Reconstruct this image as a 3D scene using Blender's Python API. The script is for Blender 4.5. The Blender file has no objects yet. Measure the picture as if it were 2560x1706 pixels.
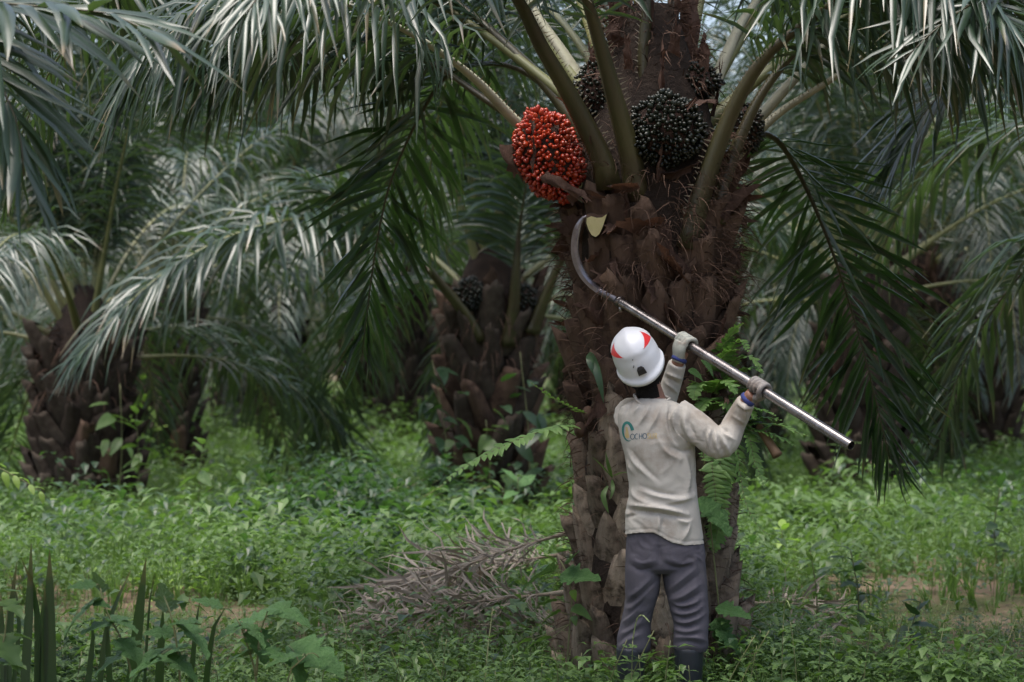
import bpy, bmesh, math, random
import numpy as np
from mathutils import Vector, Matrix, noise as mnoise
from mathutils.bvhtree import BVHTree

scene = bpy.context.scene
COL = scene.collection
R = math.radians
rng = np.random.default_rng(7)
random.seed(7)

# ------------------------------------------------------------------ camera
FPX, CH, YH = 5400.0, 1.57, 930.0          # focal length and horizon in photo pixels (2560 x 1706), camera height in metres
PITCH = math.atan((YH - 853.0) / FPX)
cam_d = bpy.data.cameras.new('camera')
cam = bpy.data.objects.new('camera', cam_d)
COL.objects.link(cam)
cam.location = (0, 0, CH)
cam.rotation_euler = (math.pi / 2 + PITCH, 0, 0)
cam_d.sensor_width = 36.0
cam_d.lens = 36.0 * FPX / 2560.0
cam_d.clip_end = 2000
cam_d.dof.use_dof = True
cam_d.dof.focus_distance = 10.2
cam_d.dof.aperture_fstop = 3.0
scene.camera = cam

# ------------------------------------------------------------------ sky, sun, exposure
world = bpy.data.worlds.new('World')
scene.world = world
world.use_nodes = True
wn = world.node_tree
wn.nodes.clear()
wo = wn.nodes.new('ShaderNodeOutputWorld')
wb = wn.nodes.new('ShaderNodeBackground')
sky = wn.nodes.new('ShaderNodeTexSky')
sky.sky_type = 'NISHITA'
sky.sun_disc = False
SUN_EL, SUN_AZ = 76.0, 235.0               # azimuth clockwise from +Y
sky.sun_elevation = R(SUN_EL)
sky.sun_rotation = R(SUN_AZ)
sky.dust_density = 6.0
sky.air_density = 1.0
hs = wn.nodes.new('ShaderNodeHueSaturation')   # overcast: the same sky with most of its blue veiled by cloud
hs.inputs['Saturation'].default_value = 0.95
wn.links.new(sky.outputs[0], hs.inputs['Color'])
wn.links.new(hs.outputs[0], wb.inputs[0])
wb.inputs[1].default_value = 0.15
wn.links.new(wb.outputs[0], wo.inputs[0])
sun_d = bpy.data.lights.new('sun', 'SUN')
sun = bpy.data.objects.new('sun', sun_d)
COL.objects.link(sun)
sun_d.energy = 1.5
sun_d.angle = R(35)
sun_d.color = (1.0, 0.99, 0.98)
az, el = R(SUN_AZ), R(SUN_EL)
sdir = Vector((math.sin(az) * math.cos(el), math.cos(az) * math.cos(el), math.sin(el)))
sun.rotation_euler = sdir.to_track_quat('Z', 'Y').to_euler()
scene.view_settings.view_transform = 'Standard'
scene.view_settings.look = 'None'
scene.view_settings.gamma = 1.0
scene.view_settings.exposure = 1.15
try:
    scene.view_settings.use_curve_mapping = False
except Exception:
    pass
cy = scene.cycles
cy.max_bounces = 6
cy.diffuse_bounces = 3
cy.glossy_bounces = 2
cy.transmission_bounces = 3
cy.transparent_max_bounces = 4
cy.use_denoising = True

# ------------------------------------------------------------------ pixel helpers
cp, spit = math.cos(PITCH), math.sin(PITCH)

def P(px, py, Y):
    """the point of photo pixel (px, py) at depth Y metres"""
    dx, dy = (px - 1280.0) / FPX, (853.0 - py) / FPX
    fy, fz = cp - dy * spit, spit + dy * cp
    k = Y / fy
    return np.array([dx * k, Y, CH + fz * k])

def proj(V):
    V = np.asarray(V, float)
    x, y, z = V[..., 0], V[..., 1], V[..., 2] - CH
    d = y * cp + z * spit
    u = -y * spit + z * cp
    return 1280 + FPX * x / d, 853 - FPX * u / d

def G0(px, Y):
    """ground point under photo column px at depth Y"""
    p = P(px, 900, Y)
    return np.array([p[0], Y, ground_z(p[0], Y)])

def ground_z(x, y):
    return 0.03 * np.sin(x * 0.9 + 0.4) * np.sin(y * 0.7) + 0.02 * np.sin(x * 2.3 + y * 1.7)

def nrm(v):
    v = np.asarray(v, float)
    return v / np.maximum(np.linalg.norm(v, axis=-1, keepdims=True), 1e-9)

# ------------------------------------------------------------------ mesh collector
class Geo:
    def __init__(self):
        self.V, self.Q, self.T, self.c, self.mq, self.mt, self.n = [], [], [], [], [], [], 0
    def add(self, V, Q=None, T=None, c=None, mat=0):
        V = np.asarray(V, float).reshape(-1, 3)
        self.V.append(V)
        if Q is not None and len(Q):
            Q = np.asarray(Q, int).reshape(-1, 4)
            self.Q.append(Q + self.n); self.mq.append(np.full(len(Q), mat))
        if T is not None and len(T):
            T = np.asarray(T, int).reshape(-1, 3)
            self.T.append(T + self.n); self.mt.append(np.full(len(T), mat))
        if c is None:
            c = np.zeros((len(V), 2)) + 0.5
        self.c.append(np.asarray(c, float).reshape(-1, 2))
        self.n += len(V)
        return self
    def mesh(self, name, mats, off=(0, 0, 0), smooth=True):
        me = bpy.data.meshes.new(name)
        V = np.concatenate(self.V) - np.asarray(off, float)
        Q = np.concatenate(self.Q) if self.Q else np.zeros((0, 4), int)
        T = np.concatenate(self.T) if self.T else np.zeros((0, 3), int)
        nq, nt = len(Q), len(T)
        me.vertices.add(len(V)); me.vertices.foreach_set('co', V.astype(np.float32).ravel())
        me.loops.add(nq * 4 + nt * 3)
        me.loops.foreach_set('vertex_index', np.concatenate([Q.ravel(), T.ravel()]).astype(np.int32))
        me.polygons.add(nq + nt)
        me.polygons.foreach_set('loop_start', np.concatenate([np.arange(nq) * 4, nq * 4 + np.arange(nt) * 3]).astype(np.int32))
        me.polygons.foreach_set('loop_total', np.concatenate([np.full(nq, 4), np.full(nt, 3)]).astype(np.int32))
        mi = np.concatenate(self.mq + self.mt) if (self.mq or self.mt) else np.zeros(0)
        me.polygons.foreach_set('material_index', mi.astype(np.int32))
        me.polygons.foreach_set('use_smooth', np.full(nq + nt, smooth))
        c = np.concatenate(self.c)
        a = me.attributes.new('vc', 'FLOAT_COLOR', 'POINT')
        col = np.ones((len(V), 4), np.float32); col[:, :2] = c
        a.data.foreach_set('color', col.ravel())
        for m in (mats if isinstance(mats, (list, tuple)) else [mats]):
            me.materials.append(m)
        me.update(calc_edges=True)
        me.validate()
        return me

def thing(name, label, cat, loc=(0, 0, 0), group=None, rz=0.0):
    o = bpy.data.objects.new(name, None)
    COL.objects.link(o)
    o.location = loc
    o.rotation_euler = (0, 0, rz)
    o.empty_display_size = 0.1
    tag(o, label, cat, group)
    return o

def tag(o, label=None, cat=None, group=None, kind=None):
    if label: o['label'] = label
    if cat: o['category'] = cat
    if group: o['group'] = group
    if kind: o['kind'] = kind
    return o

def ob(name, me, parent=None, loc=(0, 0, 0), rot=None, scale=None):
    o = bpy.data.objects.new(name, me)
    COL.objects.link(o)
    if parent is not None: o.parent = parent
    o.location = loc
    if rot is not None:
        if isinstance(rot, Matrix):
            o.rotation_euler = rot.to_euler()
        else:
            o.rotation_euler = rot
    if scale is not None:
        o.scale = (scale,) * 3 if np.isscalar(scale) else scale
    return o

def wpart(name, geo, parent, mats, root=None, kind=None, smooth=True):
    """a part whose geometry was collected in world coordinates"""
    root = root or parent
    o = ob(name, geo.mesh(name, mats, tuple(root.location), smooth), parent)
    if kind: o['kind'] = kind
    return o

def copy_tree(o, parent=None):
    c = o.copy()
    COL.objects.link(c)
    c.parent = parent
    for ch in list(o.children):
        copy_tree(ch, c)
    return c

# ------------------------------------------------------------------ curves and tubes
def spline(pts, n=40):
    """Catmull-Rom through the points, resampled evenly by arc length"""
    p = np.asarray(pts, float)
    if len(p) == 2:
        p = np.array([p[0], (p[0] + p[1]) / 2, p[1]])
    p = np.vstack([2 * p[0] - p[1], p, 2 * p[-1] - p[-2]])
    out = []
    for i in range(1, len(p) - 2):
        t = np.linspace(0, 1, 14, endpoint=False)[:, None]
        a, b, c, d = p[i - 1], p[i], p[i + 1], p[i + 2]
        out.append(0.5 * (2 * b + (c - a) * t + (2 * a - 5 * b + 4 * c - d) * t ** 2 + (3 * b - a - 3 * c + d) * t ** 3))
    out = np.vstack(out + [p[-2][None]])
    s = np.concatenate([[0], np.cumsum(np.linalg.norm(np.diff(out, axis=0), axis=1))])
    u = np.linspace(0, s[-1], n)
    return np.stack([np.interp(u, s, out[:, k]) for k in range(3)], 1), s[-1]

def frames(p, side=None):
    T = nrm(np.gradient(p, axis=0))
    if side is None:
        ch = p[-1] - p[0]
        side = np.cross(ch, (0, 0, 1))
        if np.linalg.norm(side) < 1e-3: side = np.array([1.0, 0, 0])
    S = nrm(np.asarray(side, float) - T * (T @ np.asarray(side, float))[:, None])
    U = np.cross(S, T)
    return T, S, U

def tube(p, rx, ry=None, sides=8, side=None, cap=True, power=1.0):
    """tube along p with half-widths rx (along the side vector) and ry; returns V, Q, T"""
    p = np.asarray(p, float)
    n = len(p)
    rx = np.broadcast_to(np.asarray(rx, float), (n,))
    ry = rx if ry is None else np.broadcast_to(np.asarray(ry, float), (n,))
    T, S, U = frames(p, side)
    a = np.arange(sides) * 2 * np.pi / sides
    ca, sa = np.cos(a), np.sin(a)
    if power != 1.0:
        ca = np.sign(ca) * np.abs(ca) ** power; sa = np.sign(sa) * np.abs(sa) ** power
    V = p[:, None] + S[:, None] * (ca[None, :, None] * rx[:, None, None]) + U[:, None] * (sa[None, :, None] * ry[:, None, None])
    i = np.arange(n - 1)[:, None] * sides; j = np.arange(sides)[None]; j2 = (j + 1) % sides
    Q = np.stack([i + j, i + j2, i + sides + j2, i + sides + j], -1).reshape(-1, 4)
    V = V.reshape(-1, 3)
    Tr = np.zeros((0, 3), int)
    if cap:
        m = len(V)
        V = np.vstack([V, p[0], p[-1]])
        jj = np.arange(sides); kk = (jj + 1) % sides
        Tr = np.vstack([np.stack([kk, jj, np.full(sides, m)], 1),
                        np.stack([(n - 1) * sides + jj, (n - 1) * sides + kk, np.full(sides, m + 1)], 1)])
    return V, Q, Tr

def ball(c, r, nu=12, nv=8, M=None):
    u = np.linspace(0, np.pi, nv + 1)[1:-1]; v = np.arange(nu) * 2 * np.pi / nu
    V = np.stack([np.sin(u)[:, None] * np.cos(v), np.sin(u)[:, None] * np.sin(v), np.cos(u)[:, None] * np.ones(nu)], -1).reshape(-1, 3)
    V = np.vstack([V, [0, 0, 1], [0, 0, -1]]) * np.asarray(r, float)
    if M is not None: V = V @ np.asarray(M).T
    V = V + np.asarray(c, float)
    n = nv - 1
    i = np.arange(n - 1)[:, None] * nu; j = np.arange(nu)[None]; j2 = (j + 1) % nu
    Q = np.stack([i + j, i + nu + j, i + nu + j2, i + j2], -1).reshape(-1, 4)
    jj = np.arange(nu); kk = (jj + 1) % nu; m = n * nu
    T = np.vstack([np.stack([np.full(nu, m), jj, kk], 1), np.stack([np.full(nu, m + 1), (n - 1) * nu + kk, (n - 1) * nu + jj], 1)])
    return V, Q, T

def box(lo, hi):
    x0, y0, z0 = lo; x1, y1, z1 = hi
    V = [(x0,y0,z0),(x1,y0,z0),(x1,y1,z0),(x0,y1,z0),(x0,y0,z1),(x1,y0,z1),(x1,y1,z1),(x0,y1,z1)]
    Q = [(0,3,2,1),(4,5,6,7),(0,1,5,4),(1,2,6,5),(2,3,7,6),(3,0,4,7)]
    return np.array(V, float), Q

# ------------------------------------------------------------------ materials
def _mix(nt, fac, a, b):
    m = nt.nodes.new('ShaderNodeMix'); m.data_type = 'RGBA'
    for k, v in ((0, fac), (6, a), (7, b)):
        if isinstance(v, bpy.types.NodeSocket): nt.links.new(v, m.inputs[k])
        elif isinstance(v, (int, float)): m.inputs[k].default_value = v
        else: m.inputs[k].default_value = (*v, 1)
    return m.outputs[2]

def _math(nt, op, a, b=None, c=None, clamp=False):
    m = nt.nodes.new('ShaderNodeMath'); m.operation = op; m.use_clamp = clamp
    for k, v in enumerate((a, b, c)):
        if v is None: continue
        if isinstance(v, bpy.types.NodeSocket): nt.links.new(v, m.inputs[k])
        else: m.inputs[k].default_value = v
    return m.outputs[0]

def _noise(nt, co, scale, detail=4, rough=0.6, stretch=None):
    if stretch:
        mp = nt.nodes.new('ShaderNodeMapping'); mp.inputs['Scale'].default_value = stretch
        nt.links.new(co, mp.inputs[0]); co = mp.outputs[0]
    n = nt.nodes.new('ShaderNodeTexNoise')
    n.inputs['Scale'].default_value = scale; n.inputs['Detail'].default_value = detail; n.inputs['Roughness'].default_value = rough
    nt.links.new(co, n.inputs['Vector'])
    return n.outputs[0]

def _ramp(nt, fac, lo, hi):
    m = nt.nodes.new('ShaderNodeMapRange'); m.inputs[1].default_value = lo; m.inputs[2].default_value = hi
    nt.links.new(fac, m.inputs[0])
    return m.outputs[0]

def mat(name, c1, c2=None, rough=0.6, scale=8, bump=0.0, bscale=None, spec=0.5, metal=0.0, trans=None, tfac=0.3,
        dirt=None, dscale=3, dlo=0.55, dhi=0.75, tint=False, tip=None, stretch=None, objrand=0.0, coat=0.0, back=None, rvar=0.0, veins=False, moss=None):
    m = bpy.data.materials.new(name); m.use_nodes = True
    nt = m.node_tree; b = nt.nodes['Principled BSDF']; out = nt.nodes['Material Output']
    tc = nt.nodes.new('ShaderNodeTexCoord'); co = tc.outputs['Object']
    c2 = c2 or c1
    n1 = _noise(nt, co, scale, 5, 0.62, stretch)
    f = _ramp(nt, n1, 0.3, 0.7)
    vr = vg = None
    if tint or tip:
        at = nt.nodes.new('ShaderNodeAttribute'); at.attribute_name = 'vc'
        sx = nt.nodes.new('ShaderNodeSeparateColor'); nt.links.new(at.outputs['Color'], sx.inputs[0])
        vr, vg = sx.outputs[0], sx.outputs[1]
    if tint:
        f = _math(nt, 'MULTIPLY_ADD', f, 0.35, _math(nt, 'MULTIPLY', vr, 0.65), clamp=True)
    if objrand:
        oi = nt.nodes.new('ShaderNodeObjectInfo')
        f = _math(nt, 'ADD', f, _math(nt, 'MULTIPLY_ADD', oi.outputs['Random'], objrand, -objrand / 2), clamp=True)
    col = _mix(nt, f, c1, c2)
    if dirt:
        d = _ramp(nt, _noise(nt, co, dscale, 6, 0.65), dlo, dhi)
        col = _mix(nt, d, col, dirt)
    if moss:
        col = _mix(nt, _ramp(nt, _noise(nt, co, 2.2, 4, 0.7), 0.56, 0.82), col, moss)
    if tip:
        t = _math(nt, 'MULTIPLY_ADD', n1, 0.55, _math(nt, 'MULTIPLY', vg, 0.72))
        col = _mix(nt, _ramp(nt, t, 0.82, 0.98), col, tip)
    if veins:                                  # pale veins from the midrib to the lobes, drawn in the leaf's own coordinates
        at2 = nt.nodes.new('ShaderNodeAttribute'); at2.attribute_name = 'vc'
        s2 = nt.nodes.new('ShaderNodeSeparateColor'); nt.links.new(at2.outputs['Color'], s2.inputs[0])
        ph = _math(nt, 'FRACT', _math(nt, 'SUBTRACT', _math(nt, 'MULTIPLY', s2.outputs[0], 6.0), _math(nt, 'MULTIPLY', s2.outputs[1], 1.6)))
        ln = _math(nt, 'ABSOLUTE', _math(nt, 'SUBTRACT', ph, 0.5))
        v1 = _ramp(nt, ln, 0.09, 0.03); v2 = _ramp(nt, s2.outputs[1], 0.07, 0.02)
        col = _mix(nt, _math(nt, 'MULTIPLY', _math(nt, 'MAXIMUM', v1, v2), 0.55), col, tuple(min(1, k * 1.7 + 0.02) for k in c2))
    if back:
        ge = nt.nodes.new('ShaderNodeNewGeometry')
        col = _mix(nt, ge.outputs['Backfacing'], col, _mix(nt, f, back, tuple(k * 1.3 for k in back)))
    nt.links.new(col, b.inputs['Base Color'])
    b.inputs['Roughness'].default_value = rough
    if rvar:
        nt.links.new(_math(nt, 'MULTIPLY_ADD', n1, rvar * 2, rough - rvar, clamp=True), b.inputs['Roughness'])
    b.inputs['Specular IOR Level'].default_value = spec
    b.inputs['Metallic'].default_value = metal
    if coat: b.inputs['Coat Weight'].default_value = coat; b.inputs['Coat Roughness'].default_value = 0.15
    if bump:
        bn = nt.nodes.new('ShaderNodeBump'); bn.inputs['Strength'].default_value = 1.0; bn.inputs['Distance'].default_value = bump
        nt.links.new(_noise(nt, co, bscale or scale * 3, 6, 0.6, stretch), bn.inputs['Height'])
        nt.links.new(bn.outputs[0], b.inputs['Normal'])
    if trans:
        t = nt.nodes.new('ShaderNodeBsdfTranslucent'); t.inputs[0].default_value = (*trans, 1)
        mx = nt.nodes.new('ShaderNodeMixShader'); mx.inputs[0].default_value = tfac
        nt.links.new(b.outputs[0], mx.inputs[1]); nt.links.new(t.outputs[0], mx.inputs[2])
        nt.links.new(mx.outputs[0], out.inputs[0])
    return m

M = {}
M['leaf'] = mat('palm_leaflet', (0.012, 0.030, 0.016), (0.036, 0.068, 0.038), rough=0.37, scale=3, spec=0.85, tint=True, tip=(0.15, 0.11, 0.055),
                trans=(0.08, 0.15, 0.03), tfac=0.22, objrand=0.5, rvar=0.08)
M['leaf_dark'] = mat('palm_leaflet_dark_green', (0.011, 0.028, 0.012), (0.026, 0.050, 0.020), rough=0.38, scale=3, spec=0.7, tint=True, tip=(0.16, 0.12, 0.04),  # darker green leaflets of the drooping fronds and the cut frond
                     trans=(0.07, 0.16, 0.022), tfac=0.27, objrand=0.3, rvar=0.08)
M['rachis'] = mat('palm_rachis', (0.11, 0.12, 0.045), (0.19, 0.19, 0.075), rough=0.5, scale=4, tint=False, objrand=0.4)
M['petiole'] = mat('palm_petiole', (0.026, 0.024, 0.010), (0.065, 0.060, 0.022), rough=0.40, scale=3, bump=0.004, bscale=30, stretch=(1, 1, 0.25), dirt=(0.045, 0.028, 0.018), dscale=4, dlo=0.48, dhi=0.8)
M['petiole_pale'] = mat('palm_petiole_grey', (0.20, 0.195, 0.14), (0.36, 0.36, 0.25), rough=0.6, scale=5, bump=0.003, bscale=30, dirt=(0.14, 0.11, 0.09), dscale=5)
M['spine'] = mat('petiole_spine', (0.22, 0.19, 0.13), (0.32, 0.28, 0.20), rough=0.7)
M['bark'] = mat('trunk_core', (0.014, 0.010, 0.008), (0.034, 0.024, 0.018), rough=0.95, scale=9, bump=0.02, bscale=22, spec=0.2)
M['base_lo'] = mat('leaf_base_weathered', (0.130, 0.098, 0.072), (0.300, 0.240, 0.182), rough=0.85, scale=7, bump=0.02, bscale=34, spec=0.25, stretch=(1, 1, 0.18),
                   dirt=(0.036, 0.026, 0.016), dscale=6, dlo=0.44, dhi=0.58, objrand=0.9, moss=(0.060, 0.062, 0.028))
M['base_hi'] = mat('leaf_base_brown', (0.050, 0.030, 0.020), (0.120, 0.076, 0.052), rough=0.85, scale=6, bump=0.008, bscale=30, spec=0.25, stretch=(1, 1, 0.4),
                   dirt=(0.024, 0.012, 0.008), dscale=5, dlo=0.45, dhi=0.6, objrand=0.9)
M['base_far'] = mat('leaf_base_far', (0.042, 0.033, 0.025), (0.095, 0.076, 0.058), rough=0.9, scale=4, bump=0.008, bscale=16, spec=0.2, dirt=(0.024, 0.016, 0.012), dscale=3, dlo=0.42, dhi=0.6, objrand=0.8)
M['fibre'] = mat('palm_fibre', (0.030, 0.017, 0.012), (0.125, 0.078, 0.055), rough=0.9, scale=4, tint=True, spec=0.2)
M['sheath'] = mat('palm_sheath', (0.036, 0.021, 0.016), (0.105, 0.064, 0.049), rough=0.9, scale=16, bump=0.012, bscale=70, spec=0.2, stretch=(1, 1, 0.2), objrand=0.6, trans=(0.2, 0.09, 0.05), tfac=0.15)
M['cut'] = mat('fresh_cut', (0.62, 0.55, 0.26), (0.70, 0.62, 0.34), rough=0.55, scale=12, dirt=(0.45, 0.42, 0.2), dscale=8)
M['red'] = mat('ripe_fruit', (0.25, 0.010, 0.005), (0.42, 0.050, 0.010), rough=0.30, scale=22, spec=0.6, objrand=0.8, dirt=(0.05, 0.008, 0.006), dscale=34, dlo=0.56, dhi=0.7)
M['black'] = mat('unripe_fruit', (0.005, 0.007, 0.005), (0.013, 0.018, 0.010), rough=0.32, scale=20, spec=0.4, objrand=0.6)
M['soil'] = mat('soil', (0.105, 0.072, 0.048), (0.185, 0.135, 0.095), rough=0.95, scale=0.9, bump=0.03, bscale=9, spec=0.2, dirt=(0.045, 0.055, 0.02), dscale=0.6, dlo=0.45, dhi=0.6)
M['herb'] = mat('herb_leaf', (0.030, 0.068, 0.022), (0.125, 0.205, 0.058), rough=0.45, scale=1.2, spec=0.4, tint=True, trans=(0.14, 0.28, 0.04), tfac=0.3)
M['herb_bright'] = mat('creeper_leaf', (0.120, 0.220, 0.035), (0.27, 0.38, 0.080), rough=0.5, scale=1.5, spec=0.4, tint=True, trans=(0.24, 0.45, 0.05), tfac=0.4)
M['herb_dark'] = mat('bush_leaf', (0.018, 0.044, 0.022), (0.046, 0.088, 0.040), rough=0.42, scale=2, spec=0.5, tint=True, trans=(0.08, 0.2, 0.03), tfac=0.3)
M['grass'] = mat('grass_blade', (0.050, 0.115, 0.025), (0.140, 0.215, 0.060), rough=0.5, scale=1.5, spec=0.4, tint=True, trans=(0.16, 0.3, 0.05), tfac=0.35)
M['sol'] = mat('lobed_leaf', (0.075, 0.130, 0.075), (0.140, 0.205, 0.125), rough=0.5, scale=5, spec=0.45, bump=0.02, bscale=14, trans=(0.12, 0.26, 0.04), tfac=0.2, back=(0.05, 0.12, 0.03), objrand=0.5, dirt=(0.14, 0.15, 0.06), dscale=4, dlo=0.6, dhi=0.8, veins=True)
M['stem'] = mat('green_stem', (0.10, 0.12, 0.045), (0.17, 0.17, 0.07), rough=0.6, scale=6)
M['fern'] = mat('fern_pinna', (0.100, 0.200, 0.050), (0.200, 0.330, 0.100), rough=0.5, scale=5, tint=True, trans=(0.2, 0.42, 0.06), tfac=0.35, objrand=0.7)
M['dry'] = mat('dry_leaflet', (0.23, 0.19, 0.155), (0.47, 0.41, 0.345), rough=0.85, scale=4, spec=0.2, tint=True, objrand=0.4, trans=(0.3, 0.22, 0.14), tfac=0.1)
M['dry_rachis'] = mat('dry_rachis', (0.20, 0.15, 0.10), (0.34, 0.28, 0.21), rough=0.8, scale=6, objrand=0.3)
M['spike'] = mat('seed_spike', (0.12, 0.17, 0.06), (0.22, 0.25, 0.11), rough=0.7, scale=30)
# ------------------------------------------------------------------ ground
def build_ground():
    xs = np.concatenate([np.linspace(-400, -14, 14), np.linspace(-13, 13, 105), np.linspace(14, 400, 14)])
    ys = np.concatenate([np.linspace(-60, 4, 6), np.linspace(5, 40, 140), np.linspace(42, 900, 24)])
    X, Y = np.meshgrid(xs, ys)
    Z = np.where((np.abs(X) < 40) & (Y < 120), ground_z(X, Y), 0.0)
    V = np.stack([X, Y, Z], -1).reshape(-1, 3)
    nx, ny = len(xs), len(ys)
    i = np.arange(ny - 1)[:, None] * nx; j = np.arange(nx - 1)[None]
    Q = np.stack([i + j, i + j + 1, i + nx + j + 1, i + nx + j], -1).reshape(-1, 4)
    g = Geo(); g.add(V, Q)
    o = ob('ground', g.mesh('ground', M['soil']))
    tag(o, 'brown plantation soil under weeds and creepers', 'ground', kind='structure')
build_ground()

# ------------------------------------------------------------------ palm fronds
def frond_geo(curve, side=None, petiole=0.2, n=70, llen=0.85, lwid=0.045, g=1.3, seed=0, seg=4, ranks=(32, 6, -14), rbase=0.055, rflat=0.7,
              clampz=None, n_r=34, a0=68, a1=26, rough=0.3, broken=0.06):
    """rachis tube and leaflets of one palm frond. Returns (V,Q,T) of the rachis and leaflet arrays V (k, seg+1, 3, 3), vc"""
    r_ = np.random.default_rng(seed)
    p, L = spline(curve, n_r)
    T, S, U = frames(p, side)
    t = np.linspace(0, 1, n_r)
    rx = np.interp(t, [0, 0.03, petiole, 0.6, 1], [rbase * 1.25, rbase, rbase * 0.52, rbase * 0.22, 0.004])
    rV = tube(p, rx, rx * rflat, 6, S[0] if side is None else side)
    lv, lc = [], []
    for s in (-1, 1):
        u = (np.arange(n) + r_.uniform(-0.35, 0.35, n)) / n
        u = np.clip(u, 0, 1)
        tt = petiole + (1 - petiole) * u
        f = tt * (n_r - 1)
        ip = lambda A: np.stack([np.interp(f, np.arange(n_r), A[:, k]) for k in range(3)], 1)
        pos, Tn, Sn, Un = ip(p), nrm(ip(T)), nrm(ip(S)), nrm(ip(U))
        ang = np.radians(np.interp(u, [0, 0.15, 0.6, 1], [a0 * 0.9, a0, a0 * 0.75, a1]) + r_.normal(0, 8, n))
        el = np.radians(np.array([ranks[k % len(ranks)] for k in range(n)]) + r_.normal(0, 12, n)) * np.interp(u, [0, 0.8, 1], [1, 0.8, 0.4])
        d = Tn * np.cos(ang)[:, None] + (s * Sn * np.cos(el)[:, None] + Un * np.sin(el)[:, None]) * np.sin(ang)[:, None]
        ln = llen * np.interp(u, [0, 0.06, 0.3, 0.6, 0.85, 1], [0.35, 0.62, 1.0, 0.95, 0.7, 0.42]) * r_.uniform(0.86, 1.1, n)
        ln = np.where(r_.random(n) < broken, ln * r_.uniform(0.4, 0.7, n), ln)
        wd = lwid * np.interp(u, [0, 0.1, 0.4, 0.8, 1], [0.45, 0.8, 1, 0.85, 0.5]) * r_.uniform(0.85, 1.12, n)
        gg = g * r_.uniform(0.65, 1.4, n)
        pr = np.array([0.30, 0.95, 1.0, 0.72, 0.04]) if seg == 4 else np.interp(np.linspace(0, 1, seg + 1), [0, 0.2, 0.5, 0.8, 1], [0.30, 0.95, 1, 0.7, 0.04])
        up = nrm(Un + r_.normal(0, 0.22, (n, 3)))
        q = pos + Sn * s * np.interp(tt, t, rx)[:, None] * 0.8
        V = np.zeros((n, seg + 1, 3, 3))
        for k in range(seg + 1):
            W = nrm(np.cross(d, up)); N = np.cross(W, d)
            hw = (wd * pr[k] * 0.5)[:, None]
            V[:, k, 0] = q - W * hw - N * hw * 0.35
            V[:, k, 1] = q + N * hw * 0.25
            V[:, k, 2] = q + W * hw - N * hw * 0.35
            ds = (ln / seg)[:, None]
            q = q + d * ds
            d = nrm(d + np.array([0, 0, -1.0]) * gg[:, None] * ds + r_.normal(0, rough * 0.25, (n, 3)))
            up = nrm(up + r_.normal(0, rough * 0.5, (n, 3)))
        if clampz is not None:
            V[..., 2] = np.maximum(V[..., 2], clampz + r_.uniform(0, 0.05, (n, 1, 1)))
        c = np.zeros((n, seg + 1, 3, 2))
        c[..., 0] = np.clip(r_.normal(0.5, 0.24, n), 0, 1)[:, None, None]
        c[..., 1] = np.linspace(0, 1, seg + 1)[None, :, None] * r_.uniform(0.5, 1.05, n)[:, None, None]
        lv.append(V); lc.append(c)
    return rV, np.concatenate(lv), np.concatenate(lc), (p, T, S, U, rx, L)

def leaflet_quads(k, seg):
    b = np.arange(k)[:, None] * ((seg + 1) * 3)
    base = []
    for i in range(seg):
        for j in range(2):
            base.append((i * 3 + j, i * 3 + j + 1, i * 3 + j + 4, i * 3 + j + 3))
    base = np.array(base)
    return (b[:, :, None] + base[None]).reshape(-1, 4)

def spines(g, fr, pet, length=0.035, step=0.03, seed=0, mat_i=0):
    """short hooked spines along both margins of a petiole"""
    p, T, S, U, rx, L = fr
    r_ = np.random.default_rng(seed)
    m = int(L * pet / step)
    f = np.linspace(0.05, pet * 1.02, m) * (len(p) - 1)
    ip = lambda A: np.stack([np.interp(f, np.arange(len(p)), A[:, k]) for k in range(3)], 1)
    pos, Tn, Sn, Un = ip(p), nrm(ip(T)), nrm(ip(S)), nrm(ip(U))
    r = np.interp(f, np.arange(len(p)), rx)
    for s in (-1, 1):
        l = length * r_.uniform(0.4, 1.3, m)
        b = pos + Sn * (s * r * 0.95)[:, None] + Un * (r * 0.25)[:, None]
        tipp = b + (nrm(Sn * s + Un * 0.5 + Tn * r_.uniform(-0.3, 0.8, (m, 1)))) * l[:, None]
        V = np.stack([b - Tn * 0.004, b + Tn * 0.004, tipp], 1).reshape(-1, 3)
        g.add(V, None, np.arange(m * 3).reshape(-1, 3), mat=mat_i)

def add_frond(palm, curve, split=False, leafmat='leaf', petmat='petiole', spiny=False, seg=4, **kw):
    """one frond as a part of its palm, its points given in the world; split=True makes every leaflet an object of its own"""
    rV, lv, lc, fr = frond_geo(curve, seg=seg, **kw)
    g = Geo(); g.add(*rV)
    if spiny: spines(g, fr, kw.get('petiole', 0.2), seed=kw.get('seed', 0), mat_i=1)
    f = wpart('frond', g, palm, [M[petmat], M['spine']])
    if split:
        for k in range(len(lv)):
            h = Geo(); h.add(lv[k].reshape(-1, 3), leaflet_quads(1, seg), c=lc[k].reshape(-1, 2))
            ob('leaflet', h.mesh('leaflet', M[leafmat], tuple(palm.location)), f)
    else:
        h = Geo(); h.add(lv.reshape(-1, 3), leaflet_quads(len(lv), seg), c=lc.reshape(-1, 2))
        o = ob('leaflets', h.mesh('leaflets', M[leafmat], tuple(palm.location)), f)
        o['kind'] = 'stuff'
    return f

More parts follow.
